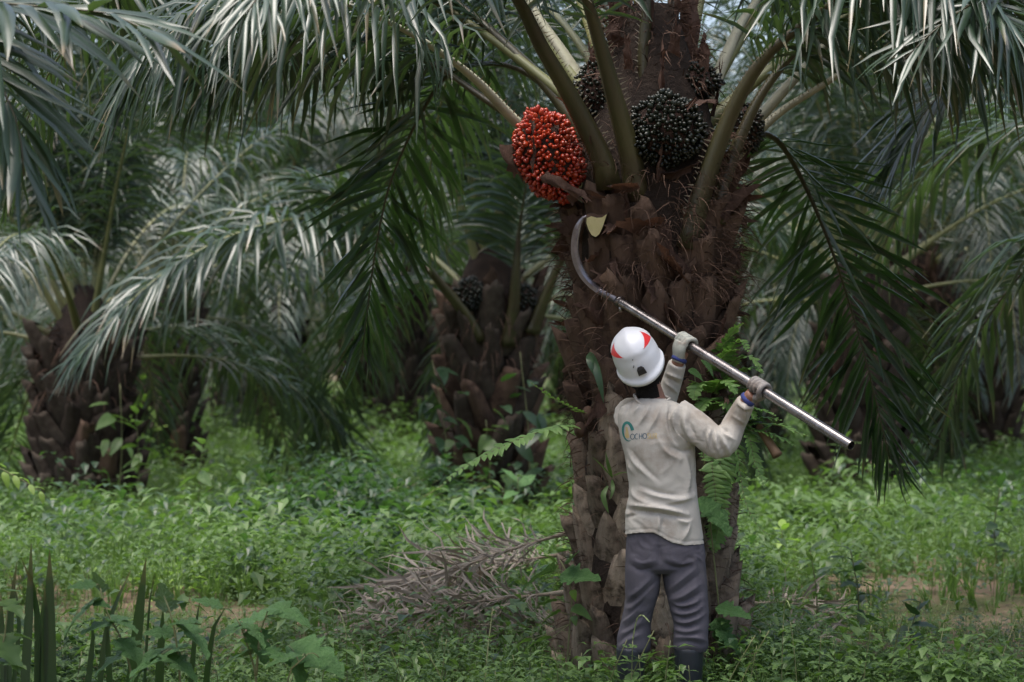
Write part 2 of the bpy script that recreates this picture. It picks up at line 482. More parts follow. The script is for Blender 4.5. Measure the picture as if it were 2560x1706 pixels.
def arch_curve(elev, length, sag, rs, wob=0.0):
    """a frond's rachis in the local XZ plane: it leaves at elev degrees and sags under its weight"""
    n = 16
    a = R(elev); p = np.zeros(3); out = [p.copy()]
    yaw = 0.0
    for k in range(n):
        ds = length / n
        p = p + np.array([math.cos(a) * math.cos(yaw), math.cos(a) * math.sin(yaw), math.sin(a)]) * ds
        out.append(p.copy())
        a -= sag * ds * (0.4 + 1.3 * k / n) * max(0.25, math.cos(a))
        yaw += wob * ds
    return np.array(out)

PROTO = []
def build_protos():
    k = 0
    for elev, length, sag in ((84, 3.2, 0.10), (74, 4.6, 0.24), (64, 5.0, 0.34), (54, 5.2, 0.42), (44, 5.2, 0.48), (32, 5.0, 0.50), (18, 4.8, 0.52), (2, 4.4, 0.5)):
        row = []
        for v in range(2):
            wob = rng.uniform(-0.08, 0.08)
            c = arch_curve(elev + rng.uniform(-3, 3), length * rng.uniform(0.92, 1.06), sag * rng.uniform(0.9, 1.15), k, wob)
            rV, lv, lc, fr = frond_geo(c, side=(0, -1, 0), petiole=0.2, n=86, llen=0.92, lwid=0.036, g=2.3, seed=100 + k)
            g = Geo(); g.add(*rV, mat=0)
            h = Geo(); h.add(lv.reshape(-1, 3), leaflet_quads(len(lv), 4), c=lc.reshape(-1, 2))
            row.append((g.mesh('frond', M['rachis']), h.mesh('leaflets', M['leaf'])))
            k += 1
        PROTO.append(row)
build_protos()

# ------------------------------------------------------------------ palm trunks
def leaf_base_mesh(name, mats, seed, h=0.42, w=0.25, out=0.13, taper=0.45):
    """a cut leaf base: broad clasping foot, ridged tongue, slanting cut end"""
    r_ = np.random.default_rng(seed)
    t = np.array([0, 0.25, 0.55, 0.82, 1.0])
    ww = w * np.interp(t, [0, 0.2, 0.6, 1], [0.72, 1.0, 0.72, taper]) * 0.5
    yy = out * np.interp(t, [0, 0.4, 0.8, 1], [0.05, 0.5, 0.95, 1.1])
    th = np.interp(t, [0, 0.4, 1], [0.03, 0.06, 0.05])
    a = np.linspace(-1, 1, 7)
    V = []
    for k in range(5):
        for x in a:
            bulge = math.sqrt(max(0, 1 - x * x * 0.96))
            V.append((x * ww[k] + r_.normal(0, 0.006), yy[k] + th[k] * (bulge - 0.75) * (1.4 if abs(x) < 0.9 else 2.2) + r_.normal(0, 0.005),
                      h * t[k] + 0.02 * math.sin(3 * x + seed) * t[k] - 0.05 * abs(x) * (t[k] == 1) + r_.normal(0, 0.006)))
    V = np.array(V)
    Q = [(i * 7 + j, i * 7 + j + 1, (i + 1) * 7 + j + 1, (i + 1) * 7 + j) for i in range(4) for j in range(6)]
    bk = V[28:35] + np.array([0, -0.09, -0.07])            # underside of the cut end
    V = np.vstack([V, bk])
    Q += [(28 + j, 29 + j, 36 + j, 35 + j) for j in range(6)]
    g = Geo(); g.add(V, Q)
    return g.mesh(name, mats)

BASES = {k: [leaf_base_mesh('leaf_base', M[m], s + o, h=0.44 + 0.04 * (s % 3), w=0.25 + 0.025 * (s % 2), out=ou, taper=tp) for s in range(5)]
         for k, m, o, ou, tp in (('lo', 'base_lo', 0, 0.055, 0.24), ('hi', 'base_hi', 20, 0.085, 0.6), ('far', 'base_far', 40, 0.085, 0.45))}

def trunk_core(prof, seed, sides=20, lean=(0, 0), n=26):
    z = np.linspace(prof[0][0], prof[-1][0], n)
    r = np.interp(z, [p[0] for p in prof], [p[1] for p in prof])
    a = np.arange(sides) * 2 * np.pi / sides
    r_ = np.random.default_rng(seed)
    rr = r[:, None] * (1 + r_.normal(0, 0.025, (n, sides)))
    V = np.stack([rr * np.cos(a) + lean[0] * z[:, None], rr * np.sin(a) + lean[1] * z[:, None], z[:, None] + 0 * rr], -1).reshape(-1, 3)
    i = np.arange(n - 1)[:, None] * sides; j = np.arange(sides)[None]; j2 = (j + 1) % sides
    Q = np.stack([i + j, i + j2, i + sides + j2, i + sides + j], -1).reshape(-1, 4)
    m = len(V)
    V = np.vstack([V, [lean[0] * z[-1], lean[1] * z[-1], z[-1]]])
    jj = np.arange(sides)
    T = np.stack([(n - 1) * sides + jj, (n - 1) * sides + (jj + 1) % sides, np.full(sides, m)], 1)
    g = Geo(); g.add(V, Q, T)
    return g

def add_bases(palm, prof, z0, z1, count, kinds, seed, tilt=(8, 18), scale=(0.85, 1.15), lean=(0, 0)):
    r_ = np.random.default_rng(seed)
    zs = [p[0] for p in prof]; rs = [p[1] for p in prof]
    for k in range(count):
        u = (k + 0.5) / count
        z = z0 + (z1 - z0) * u + r_.normal(0, 0.015)
        a = k * 2.39996 + r_.normal(0, 0.05)
        r = np.interp(z, zs, rs) - 0.02
        kind = kinds(u, r_)
        me = BASES[kind][r_.integers(5)]
        rot = Matrix.Rotation(a - math.pi / 2, 3, 'Z') @ Matrix.Rotation(-R(r_.uniform(*tilt)), 3, 'X') @ Matrix.Rotation(R(r_.normal(0, 11)), 3, 'Y')
        ob('leaf_base', me, palm, (r * math.cos(a) + lean[0] * z, r * math.sin(a) + lean[1] * z, z), rot, tuple(r_.uniform(*scale, 3)))

def fibre_geo(g, n, fn, seed, length=(0.08, 0.3), width=0.004, droop=3.0):
    """loose hanging fibres; fn(r_) gives a start point and an outward direction"""
    r_ = np.random.default_rng(seed)
    seg = 4
    st = [fn(r_) for _ in range(n)]
    q = np.array([s[0] for s in st], float); d = nrm(np.array([s[1] for s in st], float) + r_.normal(0, 0.5, (n, 3)))
    ln = r_.uniform(*length, n); wd = width * r_.uniform(0.5, 1.6, n)
    V = np.zeros((n, seg + 1, 2, 3))
    W = nrm(np.cross(d, r_.normal(0, 1, (n, 3))))
    for k in range(seg + 1):
        hw = (wd * (1 - 0.8 * k / seg) * 0.5)[:, None]
        V[:, k, 0] = q - W * hw; V[:, k, 1] = q + W * hw
        ds = (ln / seg)[:, None]
        q = q + d * ds
        d = nrm(d + np.array([0, 0, -1.0]) * droop * ds * 3 + r_.normal(0, 0.16, (n, 3)))
    b = np.arange(n)[:, None] * ((seg + 1) * 2)
    base = np.array([(i * 2, i * 2 + 1, i * 2 + 3, i * 2 + 2) for i in range(seg)])
    c = np.zeros((n, seg + 1, 2, 2)); c[..., 0] = r_.random(n)[:, None, None]
    g.add(V.reshape(-1, 3), (b[:, :, None] + base[None]).reshape(-1, 4), c=c.reshape(-1, 2))

def make_palm(X, Y, label, group=None, h=2.2, seed=0, nfrond=30, nbase=70, fat=1.0, brown=0.05, z=None, young=0.0, skip=None, s=1.0, oldest=1.0):
    """a whole oil palm with shared frond and leaf-base meshes"""
    r_ = np.random.default_rng(seed)
    gz = ground_z(X, Y) if abs(X) < 40 and Y < 120 else 0
    root = thing('oil_palm', label, 'palm tree', (X, Y, gz), group)
    prof = [(-0.15, 0.46 * fat), (0.25, 0.42 * fat), (h * 0.5, 0.36 * fat), (h * 0.85, 0.40 * fat), (h + 0.15, 0.42 * fat), (h + 0.6, 0.26 * fat), (h + 0.95, 0.10)]
    ob('trunk', trunk_core(prof, seed).mesh('trunk', M['bark']), root)
    add_bases(root, prof, -0.12, h + 0.1, nbase, lambda u, q: 'far' if q.random() > brown else 'hi', seed, scale=(0.95, 1.35))
    g = Geo()
    def fn(q):
        a = q.uniform(0, 6.283); zz = q.uniform(h * 0.8, h + 0.5); rr = np.interp(zz, [p[0] for p in prof], [p[1] for p in prof])
        return (rr * math.cos(a), rr * math.sin(a), zz), (math.cos(a), math.sin(a), 0.2)
    fibre_geo(g, 350, fn, seed, (0.15, 0.45), 0.016)
    o = ob('fibre', g.mesh('fibre', M['fibre']), root); o['kind'] = 'stuff'
    a0 = r_.uniform(0, 6.28)
    for k in range(nfrond):
        u = k / (nfrond - 1) * oldest                    # 0 youngest, 1 oldest
        a = a0 + k * 2.39996 + r_.normal(0, 0.08)
        if skip and skip(a % (2 * math.pi), u): continue
        row = PROTO[min(7, int(np.clip(u * 8 * (1 - young) + r_.normal(0, 0.3), 0, 7.9)))]
        gm, lm = row[r_.integers(2)]
        zz = h + 0.62 - 0.5 * u
        rr = 0.06 + 0.26 * u * fat
        sc = r_.uniform(0.9, 1.08) * s
        f = ob('frond', gm, root, (rr * math.cos(a), rr * math.sin(a), zz), (R(r_.normal(0, 4)), R(r_.normal(0, 4)), a), sc)
        l = ob('leaflets', lm, f); l['kind'] = 'stuff'
    return root

def bunch(root, loc, axes, ncount, kind, r_fruit, seed, parts=200, view=(0, -1, 0.1), crown_name='fruit_bunch', M3=None):
    """a fruit bunch: spiky dark core with fruits packed over it; the fruits that face outwards are single objects"""
    r_ = np.random.default_rng(seed)
    off = np.array(root.location)
    g = Geo(); g.add(*ball(np.array(loc) - off, np.array(axes) * 0.9, 16, 10, M3))
    core = ob('fruit_bunch', g.mesh('fruit_bunch', M['bunch_core']), root)
    i = np.arange(ncount) + 0.5
    ph = np.arccos(1 - 2 * i / ncount); th = np.pi * (1 + 5 ** 0.5) * i
    n = np.stack([np.cos(th) * np.sin(ph), np.sin(th) * np.sin(ph), np.cos(ph)], 1) + r_.normal(0, 0.035, (ncount, 3))
    n = nrm(n)
    pos = n * np.array(axes) * (1 + 0.09 * np.sin(n[:, :1] * 5 + seed) * np.cos(n[:, 2:3] * 6)) * r_.uniform(0.95, 1.07, (ncount, 1))
    nn = nrm(n / np.array(axes))
    if M3 is not None: pos = pos @ np.asarray(M3).T; nn = nn @ np.asarray(M3).T
    pos = pos + np.array(loc) - off
    face = nn @ nrm(np.array(view)) + r_.normal(0, 0.02, ncount)
    order = np.argsort(-face)
    me = FR[kind]
    rest = Geo()
    order = [k for k in order if r_.random() > 0.07]
    for q, k in enumerate(order):
        Rm = Vector(nn[k]).to_track_quat('Z', 'Y').to_matrix()
        s = r_fruit * r_.uniform(0.65, 1.25)
        if q < parts:
            ob('fruit', me, core, tuple(pos[k]), Rm, s)
        else:
            V, Q, T = ball((0, 0, 0), (0.85, 0.85, 1.15), 6, 4)
            rest.add((V * s) @ np.array(Rm).T + pos[k], Q, T)
    if rest.V:
        o = ob('fruits', rest.mesh('fruits', M[kind]), core); o['kind'] = 'stuff'
    g = Geo()
    fibre_geo(g, 220 if kind == 'red' else 60, lambda q: (lambda k: (pos[k], nn[k]))(q.integers(ncount)), seed, (0.02, 0.05), 0.003, 0)
    o = ob('bract_spines', g.mesh('bract_spines', M['fibre']), core); o['kind'] = 'stuff'
    return core

M['bunch_core'] = mat('bunch_core', (0.03, 0.014, 0.010), (0.06, 0.03, 0.02), rough=0.9, scale=20, bump=0.02, bscale=30)
def fruit_mesh(m):
    V, Q, T = ball((0, 0, 0), (0.9, 0.9, 1.2), 8, 6)
    V[:, :2] *= np.clip(1.05 - 0.35 * np.clip(V[:, 2:3], 0, 2), 0.2, 2)
    g = Geo(); g.add(V, Q, T)
    return g.mesh('fruit', M[m])
FR = {'red': fruit_mesh('red'), 'black': fruit_mesh('black')}

def flap(curve, w0, w1, seed, curl=0.4, n=8, m=5):
    """ragged sheet of fibrous sheath along a curve"""
    r_ = np.random.default_rng(int(seed * 10))
    p, L = spline(curve, n)
    T, S, U = frames(p)
    S = S * math.cos(seed) + U * math.sin(seed); U = np.cross(S, T)
    w = np.interp(np.linspace(0, 1, n), [0, 0.4, 1], [w0, (w0 + w1) / 2, w1])
    a = np.linspace(-1, 1, m)
    V = p[:, None] + S[:, None] * (a[None, :, None] * w[:, None, None]) + U[:, None] * (curl * w[:, None, None] * (a ** 2)[None, :, None])
    V = V + r_.normal(0, 0.006, V.shape)
    V[-1] += T[-1] * r_.uniform(-0.05, 0.06, (m, 1))
    Q = [(i * m + j, i * m + j + 1, (i + 1) * m + j + 1, (i + 1) * m + j) for i in range(n - 1) for j in range(m - 1)]
    return V.reshape(-1, 3), Q
# ------------------------------------------------------------------ the harvested palm
TX, TY = P(1630, 1000, 10.8)[0], 10.8
main = thing('oil_palm', 'oil palm carrying a ripe red fruit bunch above the worker\'s sickle', 'palm tree', (TX, TY, 0.0), 'oil palms of the plantation')
mprof = [(-0.2, 0.47), (0.1, 0.43), (0.5, 0.37), (1.0, 0.33), (1.6, 0.32), (2.0, 0.34), (2.3, 0.36), (2.7, 0.34), (3.0, 0.24), (3.4, 0.12)]
ob('trunk', trunk_core(mprof, 3, 28, n=40).mesh('trunk', M['bark']), main)
add_bases(main, mprof, -0.15, 2.12, 165, lambda u, q: ('lo' if q.random() < 1.25 - 1.5 * max(0, u - 0.25) else 'hi') if u < 0.62 else 'hi', 5, tilt=(0, 11), scale=(0.6, 1.05))

def mwp(zlo, zhi):
    def fn(q):
        while True:
            a = q.uniform(0, 6.283); zz = q.uniform(zlo, zhi)
            rr = np.interp(zz, [p[0] for p in mprof], [p[1] for p in mprof]) + q.uniform(0.02, 0.10)
            if math.sin(a * 9 + zz * 4) * math.sin(zz * 17 + a * 3) < q.uniform(-0.9, 0.5): continue      # tufts, not an even coat
            if not (2.0 < zz < 2.55 and 3.35 < a < 4.35) and not (2.55 < zz < 2.98 and 4.3 < a < 5.4): break      # none over the fresh cut or the dark bunch
        return (rr * math.cos(a), rr * math.sin(a), zz), (math.cos(a), math.sin(a), 0.1)
    return fn
g = Geo()
fibre_geo(g, 3000, mwp(1.95, 2.75), 11, (0.04, 0.20), 0.005)
fibre_geo(g, 1500, mwp(1.25, 2.1), 12, (0.04, 0.16), 0.005)
fibre_geo(g, 1300, mwp(0.05, 1.25), 13, (0.03, 0.13), 0.0045)
fibre_geo(g, 900, mwp(2.95, 3.5), 14, (0.03, 0.12), 0.005)
o = ob('fibre', g.mesh('fibre', M['fibre']), main); o['kind'] = 'stuff'
r_ = np.random.default_rng(31)
for k in range(64):                                          # ragged brown sheath sheets round the crown
    a = k * 2.39996 + r_.normal(0, 0.2)
    z = r_.uniform(1.45, 2.7)
    rr = np.interp(z, [p[0] for p in mprof], [p[1] for p in mprof]) + 0.02
    d = np.array([math.cos(a), math.sin(a), 0])
    p0 = np.array([TX, TY, 0]) + d * rr + np.array([0, 0, z])
    up = r_.uniform(-0.9, 0.9)
    tn = np.array([-math.sin(a), math.cos(a), 0]) * r_.normal(0, 0.12)
    L = r_.uniform(0.14, 0.34)
    c = [p0, p0 + d * 0.05 + tn * 0.5 + np.array([0, 0, up * L * 0.5]), p0 + d * r_.uniform(0.06, 0.14) + tn + np.array([0, 0, up * L])]
    h = Geo(); h.add(*flap(c, r_.uniform(0.03, 0.10), r_.uniform(0.01, 0.04), k, r_.uniform(-0.6, 0.6)))
    wpart('sheath', h, main, M['sheath'])
for k in range(26):                                          # torn sheath strips on the spear column
    a = k * 2.39996; z = 2.85 + 0.028 * k
    rr = np.interp(z, [p[0] for p in mprof], [p[1] for p in mprof]) + 0.015
    d = np.array([math.cos(a), math.sin(a), 0]); p0 = np.array([TX, TY, z]) + d * rr; L = r_.uniform(0.12, 0.3)
    h = Geo(); h.add(*flap([p0, p0 + d * 0.03 + np.array([0, 0, L * 0.5]), p0 + d * r_.uniform(0.0, 0.08) + np.array([0, 0, L])], r_.uniform(0.03, 0.06), r_.uniform(0.008, 0.03), k, r_.uniform(-0.5, 0.5)))
    wpart('sheath', h, main, M['sheath'])
# fibrous spear column above the crown
g = Geo()
sp0 = P(1560, 330, 10.85); sp1 = P(1555, 120, 10.85); sp2 = P(1550, -60, 10.85)
g.add(*tube(spline([sp0, sp1, sp2], 9)[0], [0.13, 0.12, 0.10, 0.085, 0.07, 0.07, 0.065, 0.06, 0.05], sides=10))
wpart('spear', g, main, M['sheath'])
g = Geo()
fibre_geo(g, 700, lambda q: ((lambda a, t: (sp0 * (1 - t) + sp2 * t + 0.09 * np.array([math.cos(a), math.sin(a), 0]) - np.array([TX, TY, 0]), (math.cos(a), math.sin(a), 0.3)))(q.uniform(0, 6.28), q.random())), 15, (0.05, 0.2), 0.005)
o = ob('spear_fibre', g.mesh('spear_fibre', M['fibre']), main); o['kind'] = 'stuff'
g = Geo()
g.add(*flap([P(1712, 260, 10.95), P(1715, 120, 10.95), P(1722, 0, 10.95), P(1730, -80, 10.95)], 0.06, 0.05, 2, 0.5))
wpart('sheath', g, main, M['sheath'])

def pts(*a): return [P(*q) for q in a]
HERO = [
 # front-left, olive petiole that arches towards the camera
 dict(c=pts((1520,470,10.5),(1505,400,10.46),(1425,240,10.35),(1349,109,10.2),(1295,0,10.0),(1190,-130,9.5),(1000,-200,8.9),(820,-170,8.4),(690,-70,8.0),(620,30,7.8)), petiole=0.30, rbase=0.0630, n=80, llen=0.78, lwid=0.038, spiny=True, seed=1),
 dict(c=pts((1590,500,10.5),(1578,400,10.45),(1535,240,10.35),(1496,98,10.25),(1458,-33,10.1),(1400,-250,9.8),(1300,-480,9.3),(1150,-600,8.7)), petiole=0.32, rbase=0.0630, n=55, llen=0.7, spiny=True, seed=2),
 dict(c=pts((1612,360,10.62),(1610,240,10.62),(1610,110,10.62),(1621,0,10.62),(1650,-300,10.6),(1740,-800,10.5),(1900,-1200,10.3)), petiole=0.35, rbase=0.0495, n=50, seed=3, spiny=True),
 dict(c=pts((1680,330,10.95),(1681,140,10.95),(1681,0,11.0),(1700,-300,11.1),(1730,-800,11.2)), petiole=0.4, rbase=0.0405, n=50, seed=4),
 # front-right pair
 dict(c=pts((1720,620,10.5),(1755,480,10.46),(1828,283,10.4),(1915,141,10.3),(2035,44,10.2),(2160,-40,10.0),(2300,-60,9.8),(2450,0,9.5),(2570,110,9.3)), petiole=0.36, rbase=0.0720, n=84, llen=0.95, lwid=0.038, seed=5, spiny=True),
 dict(c=pts((1790,560,10.62),(1815,440,10.62),(1890,260,10.62),(1970,150,10.62),(2060,60,10.6),(2200,-60,10.5),(2400,-130,10.4),(2600,-80,10.3)), petiole=0.34, rbase=0.0594, n=84, llen=0.95, lwid=0.038, seed=6, spiny=True),
 dict(c=pts((1830,420,10.85),(1860,370,10.85),(1948,283,10.9),(2067,207,10.9),(2176,130,10.9),(2306,75,10.9),(2450,60,10.9),(2620,130,10.9)), petiole=0.44, rbase=0.0405, n=84, llen=0.95, lwid=0.038, seed=7, petmat='petiole_pale', spiny=True),
 dict(c=pts((1830,400,11.0),(1860,340,11.05),(1948,239,11.15),(2056,120,11.3),(2150,0,11.4),(2300,-150,11.6),(2500,-220,11.8)), petiole=0.4, rbase=0.0495, n=60, llen=0.8, seed=8, petmat='petiole_pale', spiny=True),
 dict(c=pts((1770,260,11.0),(1795,190,11.1),(1850,65,11.2),(1893,0,11.25),(2000,-200,11.4),(2200,-420,11.7)), petiole=0.35, rbase=0.0495, n=55, seed=9, petmat='petiole_pale'),
 # left petioles over the red bunch
 dict(g=2.8, c=pts((1440,440,10.8),(1370,370,10.8),(1290,305,10.75),(1197,207,10.65),(1099,130,10.5),(1000,70,10.4),(860,10,10.2),(660,-10,10.0),(460,60,9.8),(330,190,9.7)), petiole=0.30, rbase=0.0468, n=90, llen=0.95, lwid=0.038, seed=10, spiny=True, petmat='petiole_pale'),
 dict(c=pts((1440,430,10.9),(1330,330,11.0),(1200,240,11.1),(1090,165,11.2),(970,120,11.3),(800,95,11.5),(620,120,11.7),(470,220,11.8)), petiole=0.36, rbase=0.0405, n=86, llen=0.9, lwid=0.038, seed=11),
 dict(c=pts((1480,360,10.9),(1370,217,11.0),(1251,98,11.1),(1175,33,11.2),(1050,-60,11.3),(880,-100,11.5),(700,-40,11.7)), petiole=0.36, rbase=0.06, n=86, llen=0.95, lwid=0.038, seed=12),
 dict(c=pts((1510,320,11.0),(1425,163,11.1),(1338,33,11.2),(1250,-120,11.3),(1100,-260,11.5),(900,-300,11.8)), petiole=0.34, rbase=0.06, n=55, seed=13, petmat='petiole_pale'),
]
for d in HERO:
    c = d.pop('c')
    d.setdefault('g', 2.4); add_frond(main, c, **d)
# the two drooping fronds either side, each leaflet an object
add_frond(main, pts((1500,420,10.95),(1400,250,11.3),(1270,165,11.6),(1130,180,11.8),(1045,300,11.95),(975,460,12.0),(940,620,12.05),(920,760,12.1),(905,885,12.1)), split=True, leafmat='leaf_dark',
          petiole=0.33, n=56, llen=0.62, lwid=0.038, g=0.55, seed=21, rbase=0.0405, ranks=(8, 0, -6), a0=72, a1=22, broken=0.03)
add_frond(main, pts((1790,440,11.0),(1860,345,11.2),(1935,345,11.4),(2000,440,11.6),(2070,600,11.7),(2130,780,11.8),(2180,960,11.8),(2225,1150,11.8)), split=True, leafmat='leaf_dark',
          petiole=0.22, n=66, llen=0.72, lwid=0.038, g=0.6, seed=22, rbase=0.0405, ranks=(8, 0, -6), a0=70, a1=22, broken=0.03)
# fronds on the far side of the crown
for k, (a, e) in enumerate(((60, 2), (95, 1), (125, 2), (40, 3), (80, 3), (110, 4), (145, 3), (20, 4), (160, 4))):
    gm, lm = PROTO[e][k % 2]
    f = ob('frond', gm, main, (0.22 * math.cos(R(a)), 0.22 * math.sin(R(a)), 2.75), (0, 0, R(a)), 0.95)
    l = ob('leaflets', lm, f); l['kind'] = 'stuff'

# fruit bunches
bunch(main, P(1370, 388, 10.62), (0.150, 0.15, 0.220), 880, 'red', 0.0132, 1, 240, M3=Matrix.Rotation(R(-22), 3, 'Y'))
bunch(main, P(1668, 326, 10.46), (0.170, 0.15, 0.165), 760, 'black', 0.0138, 2, 110, view=(0, -1, 0.2))
bunch(main, P(1490, 235, 10.75), (0.10, 0.10, 0.15), 260, 'black', 0.0125, 3, 40)
bunch(main, P(1735, 205, 10.75), (0.13, 0.12, 0.09), 260, 'black', 0.0115, 4, 40)
bunch(main, P(1872, 318, 10.8), (0.07, 0.09, 0.12), 180, 'black', 0.0125, 5, 20)
for k, (c, w0, w1) in enumerate([
    (((1400,250,10.48),(1440,280,10.44),(1470,330,10.42),(1480,380,10.42)), 0.05, 0.03),
    (((1330,300,10.44),(1335,360,10.42),(1332,420,10.43)), 0.012, 0.006),
    (((1360,440,10.45),(1420,470,10.42),(1470,500,10.42)), 0.03, 0.02),
    (((1275,360,10.62),(1280,400,10.6),(1300,440,10.6)), 0.05, 0.03),
    (((1720,265,10.42),(1760,250,10.42),(1800,255,10.44)), 0.02, 0.03),
    (((1640,440,10.44),(1700,430,10.40),(1750,400,10.42)), 0.03, 0.015),
    (((1420,500,10.5),(1450,480,10.46),(1490,490,10.42)), 0.03, 0.015),
    (((1560,470,10.42),(1570,520,10.38),(1560,580,10.4)), 0.04, 0.015),
    (((1640,560,10.42),(1660,640,10.4),(1720,700,10.42)), 0.07, 0.05)]):
    h = Geo(); h.add(*flap(pts(*c), w0, w1, k * 0.7, 0.4))
    wpart('bract', h, main, M['sheath'])
# the freshly cut frond stub
cz = P(1490, 562, 10.44)
ol = [(1467,546),(1478,541),(1492,545),(1505,544),(1517,536),(1512,552),(1505,572),(1498,586),(1489,593),(1479,588),(1471,574),(1466,558)]
yv = [10.40 + (py - 536) * 0.0007 for px, py in ol]
front = np.array([P(px, py, y) for (px, py), y in zip(ol, yv)])
back = front * np.array([1, 1, 1]) + np.array([0.02, 0.22, 0.03])
k = len(ol)
g = Geo()
g.add(np.vstack([front, front.mean(0)]), None, [(i, k, (i + 1) % k) for i in range(k)], mat=0)
bulge = np.vstack([front + (front - front.mean(0)) * 0.02 + np.array([0, 0.002, 0]), back + (front - front.mean(0)) * 0.6])
g.add(bulge, [(i, (i + 1) % k, k + (i + 1) % k, k + i) for i in range(k)], mat=1)
wpart('cut_stub', g, main, [M['cut'], M['base_hi']], smooth=False)

# ------------------------------------------------------------------ palms behind
def px_x(px, Y): return P(px, 900, Y)[0]
mid = make_palm(px_x(1225, 22), 22.0, 'squat oil palm with black fruit between its petioles and climbers on its trunk', 'oil palms of the plantation', h=2.05, seed=51, nfrond=30, nbase=80, fat=0.98, brown=0.6,
                skip=lambda a, u: u > 0.3 and (2.7 < a < 6.1))
add_frond(mid, pts((1190,800,21.8),(1130,740,21.6),(1060,660,21.4),(960,592,21.1),(820,548,20.8),(690,556,20.4),(540,605,20.1),(400,690,19.9),(290,790,19.7),(195,890,19.6)),
          petmat='rachis', petiole=0.16, n=88, llen=1.25, lwid=0.056, g=1.5, seed=52, rbase=0.07)
for k, (c) in enumerate((((1270,860,21.6),(1285,780,21.5),(1290,690,21.4),(1300,560,21.3),(1330,380,21.0)), ((1200,850,21.6),(1160,780,21.5),(1110,720,21.4),(1040,640,21.2),(900,520,20.8),(760,450,20.5)),
                         ((1330,830,21.6),(1365,740,21.5),(1400,660,21.4),(1470,560,21.2),(1600,450,21.0)))):
    add_frond(mid, pts(*c), petiole=0.4, n=50, llen=0.9, seed=60 + k, rbase=0.09, lwid=0.055)
bunch(mid, P(1172, 735, 21.55), (0.15, 0.14, 0.15), 220, 'black', 0.02, 6, 30)
bunch(mid, P(1310, 750, 21.6), (0.12, 0.12, 0.14), 160, 'black', 0.02, 7, 20)
left = make_palm(px_x(212, 23.6), 23.6, 'stout dark oil palm trunk rising behind the arching grey frond', 'oil palms of the plantation', h=1.6, seed=53, fat=1.14, nbase=90, skip=lambda a, u: u > 0.55 and (3.3 < a < 6.28 or a < 0.5))
make_palm(px_x(418, 30), 30.0, 'slender dark trunked oil palm with a bright fern on its flank', 'oil palms of the plantation', h=2.1, seed=54, fat=0.92, skip=lambda a, u: u > 0.45 and 3.0 < a < 6.28)
make_palm(px_x(2150, 25.5), 25.5, 'oil palm half hidden behind the big drooping dark frond', 'oil palms of the plantation', h=2.2, seed=55, fat=1.0, skip=lambda a, u: u > 0.5 and 3.5 < a < 6.0)
FAR = 'oil palm in the dense rows behind the harvested palm'
FARG = 'oil palms in the far rows'
for k, (px, Y, h) in enumerate(((1880, 34, 2.6), (590, 45, 2.2), (900, 50, 2.4), (1440, 44, 2.6), (2480, 36, 2.4), (-160, 36, 2.4), (2700, 47, 2.4), (1660, 55, 2.6), (1110, 62, 2.6), (260, 56, 2.4), (2060, 52, 2.6),
                                (2330, 62, 2.6), (700, 70, 2.8), (-150, 66, 2.6), (1300, 78, 2.8), (1850, 74, 2.8), (2700, 74, 2.8), (480, 84, 2.8), (1000, 90, 3), (1560, 94, 3), (2180, 90, 3), (40, 92, 3), (700, 40, 3.6), (1010, 40, 3.4), (2300, 30, 2.8))):
    make_palm(px_x(px, Y), Y, 'oil palm whose dark trunk shows just behind the fern clump' if k == 0 else FAR, FARG, h=h, seed=70 + k, nfrond=26, oldest=0.86, nbase=60 if Y < 50 else 40, s=1.0 if Y < 40 else 1.1)
# palms whose trunks stand beside the view, their fronds reaching in
nl = make_palm(-4.6, 9.6, 'oil palm beside the weeds whose broad grey leaflets overhang the clearing', 'oil palms of the plantation', h=2.2, seed=58, skip=lambda a, u: (a < 1.3 or a > 5.0) and u > 0.3)
add_frond(nl, [np.array([-4.4, 9.5, 2.6]), np.array([-3.8, 9.0, 3.4])] + pts((-300,-60,8.2),(-60,0,7.9),(140,20,7.7),(300,40,7.6),(400,110,7.5)), split=True, petiole=0.25, n=44, llen=0.8, lwid=0.066, g=1.5, seed=81, rbase=0.06)
add_frond(nl, [np.array([-4.4, 9.4, 2.5]), np.array([-3.9, 8.9, 3.1])] + pts((-420,40,8.3),(-200,60,8.0),(-40,160,7.8),(40,300,7.7),(60,440,7.65)), petiole=0.25, n=46, llen=0.75, lwid=0.066, g=1.2, seed=82, rbase=0.06)
add_frond(nl, [np.array([-4.3, 9.8, 2.7]), np.array([-3.7, 10.0, 3.3])] + pts((-300,60,10.4),(0,-60,10.6),(260,-90,10.8),(520,-30,11.0),(760,90,11.2)), petiole=0.25, n=90, llen=1.0, lwid=0.040, g=2.8, seed=83, rbase=0.06)
add_frond(nl, [np.array([-4.3, 9.8, 2.7]), np.array([-3.7, 10.2, 3.4])] + pts((-260,-60,11.0),(100,-160,11.6),(450,-100,12.2),(760,20,12.8),(960,180,13.2)), petiole=0.25, n=90, llen=1.0, lwid=0.040, g=2.8, seed=84, rbase=0.06)
nr = make_palm(4.9, 12.8, 'oil palm past the right of the harvested palm, its hanging leaflets crossing the petioles', 'oil palms of the plantation', h=2.2, seed=59, skip=lambda a, u: (1.6 < a < 4.6) and u > 0.25)
nr['label'] = 'oil palm whose long hanging leaflets cross the pale petioles of the harvested palm'
add_frond(nr, [np.array([4.7, 12.6, 2.6]), np.array([4.2, 11.9, 3.5])] + pts((2950,-80,10.6),(2760,-110,10.0),(2560,-50,9.6),(2380,40,9.3),(2260,150,9.2)), split=False, petiole=0.25, n=56, llen=0.8, lwid=0.05, g=1.3, seed=91, rbase=0.06)
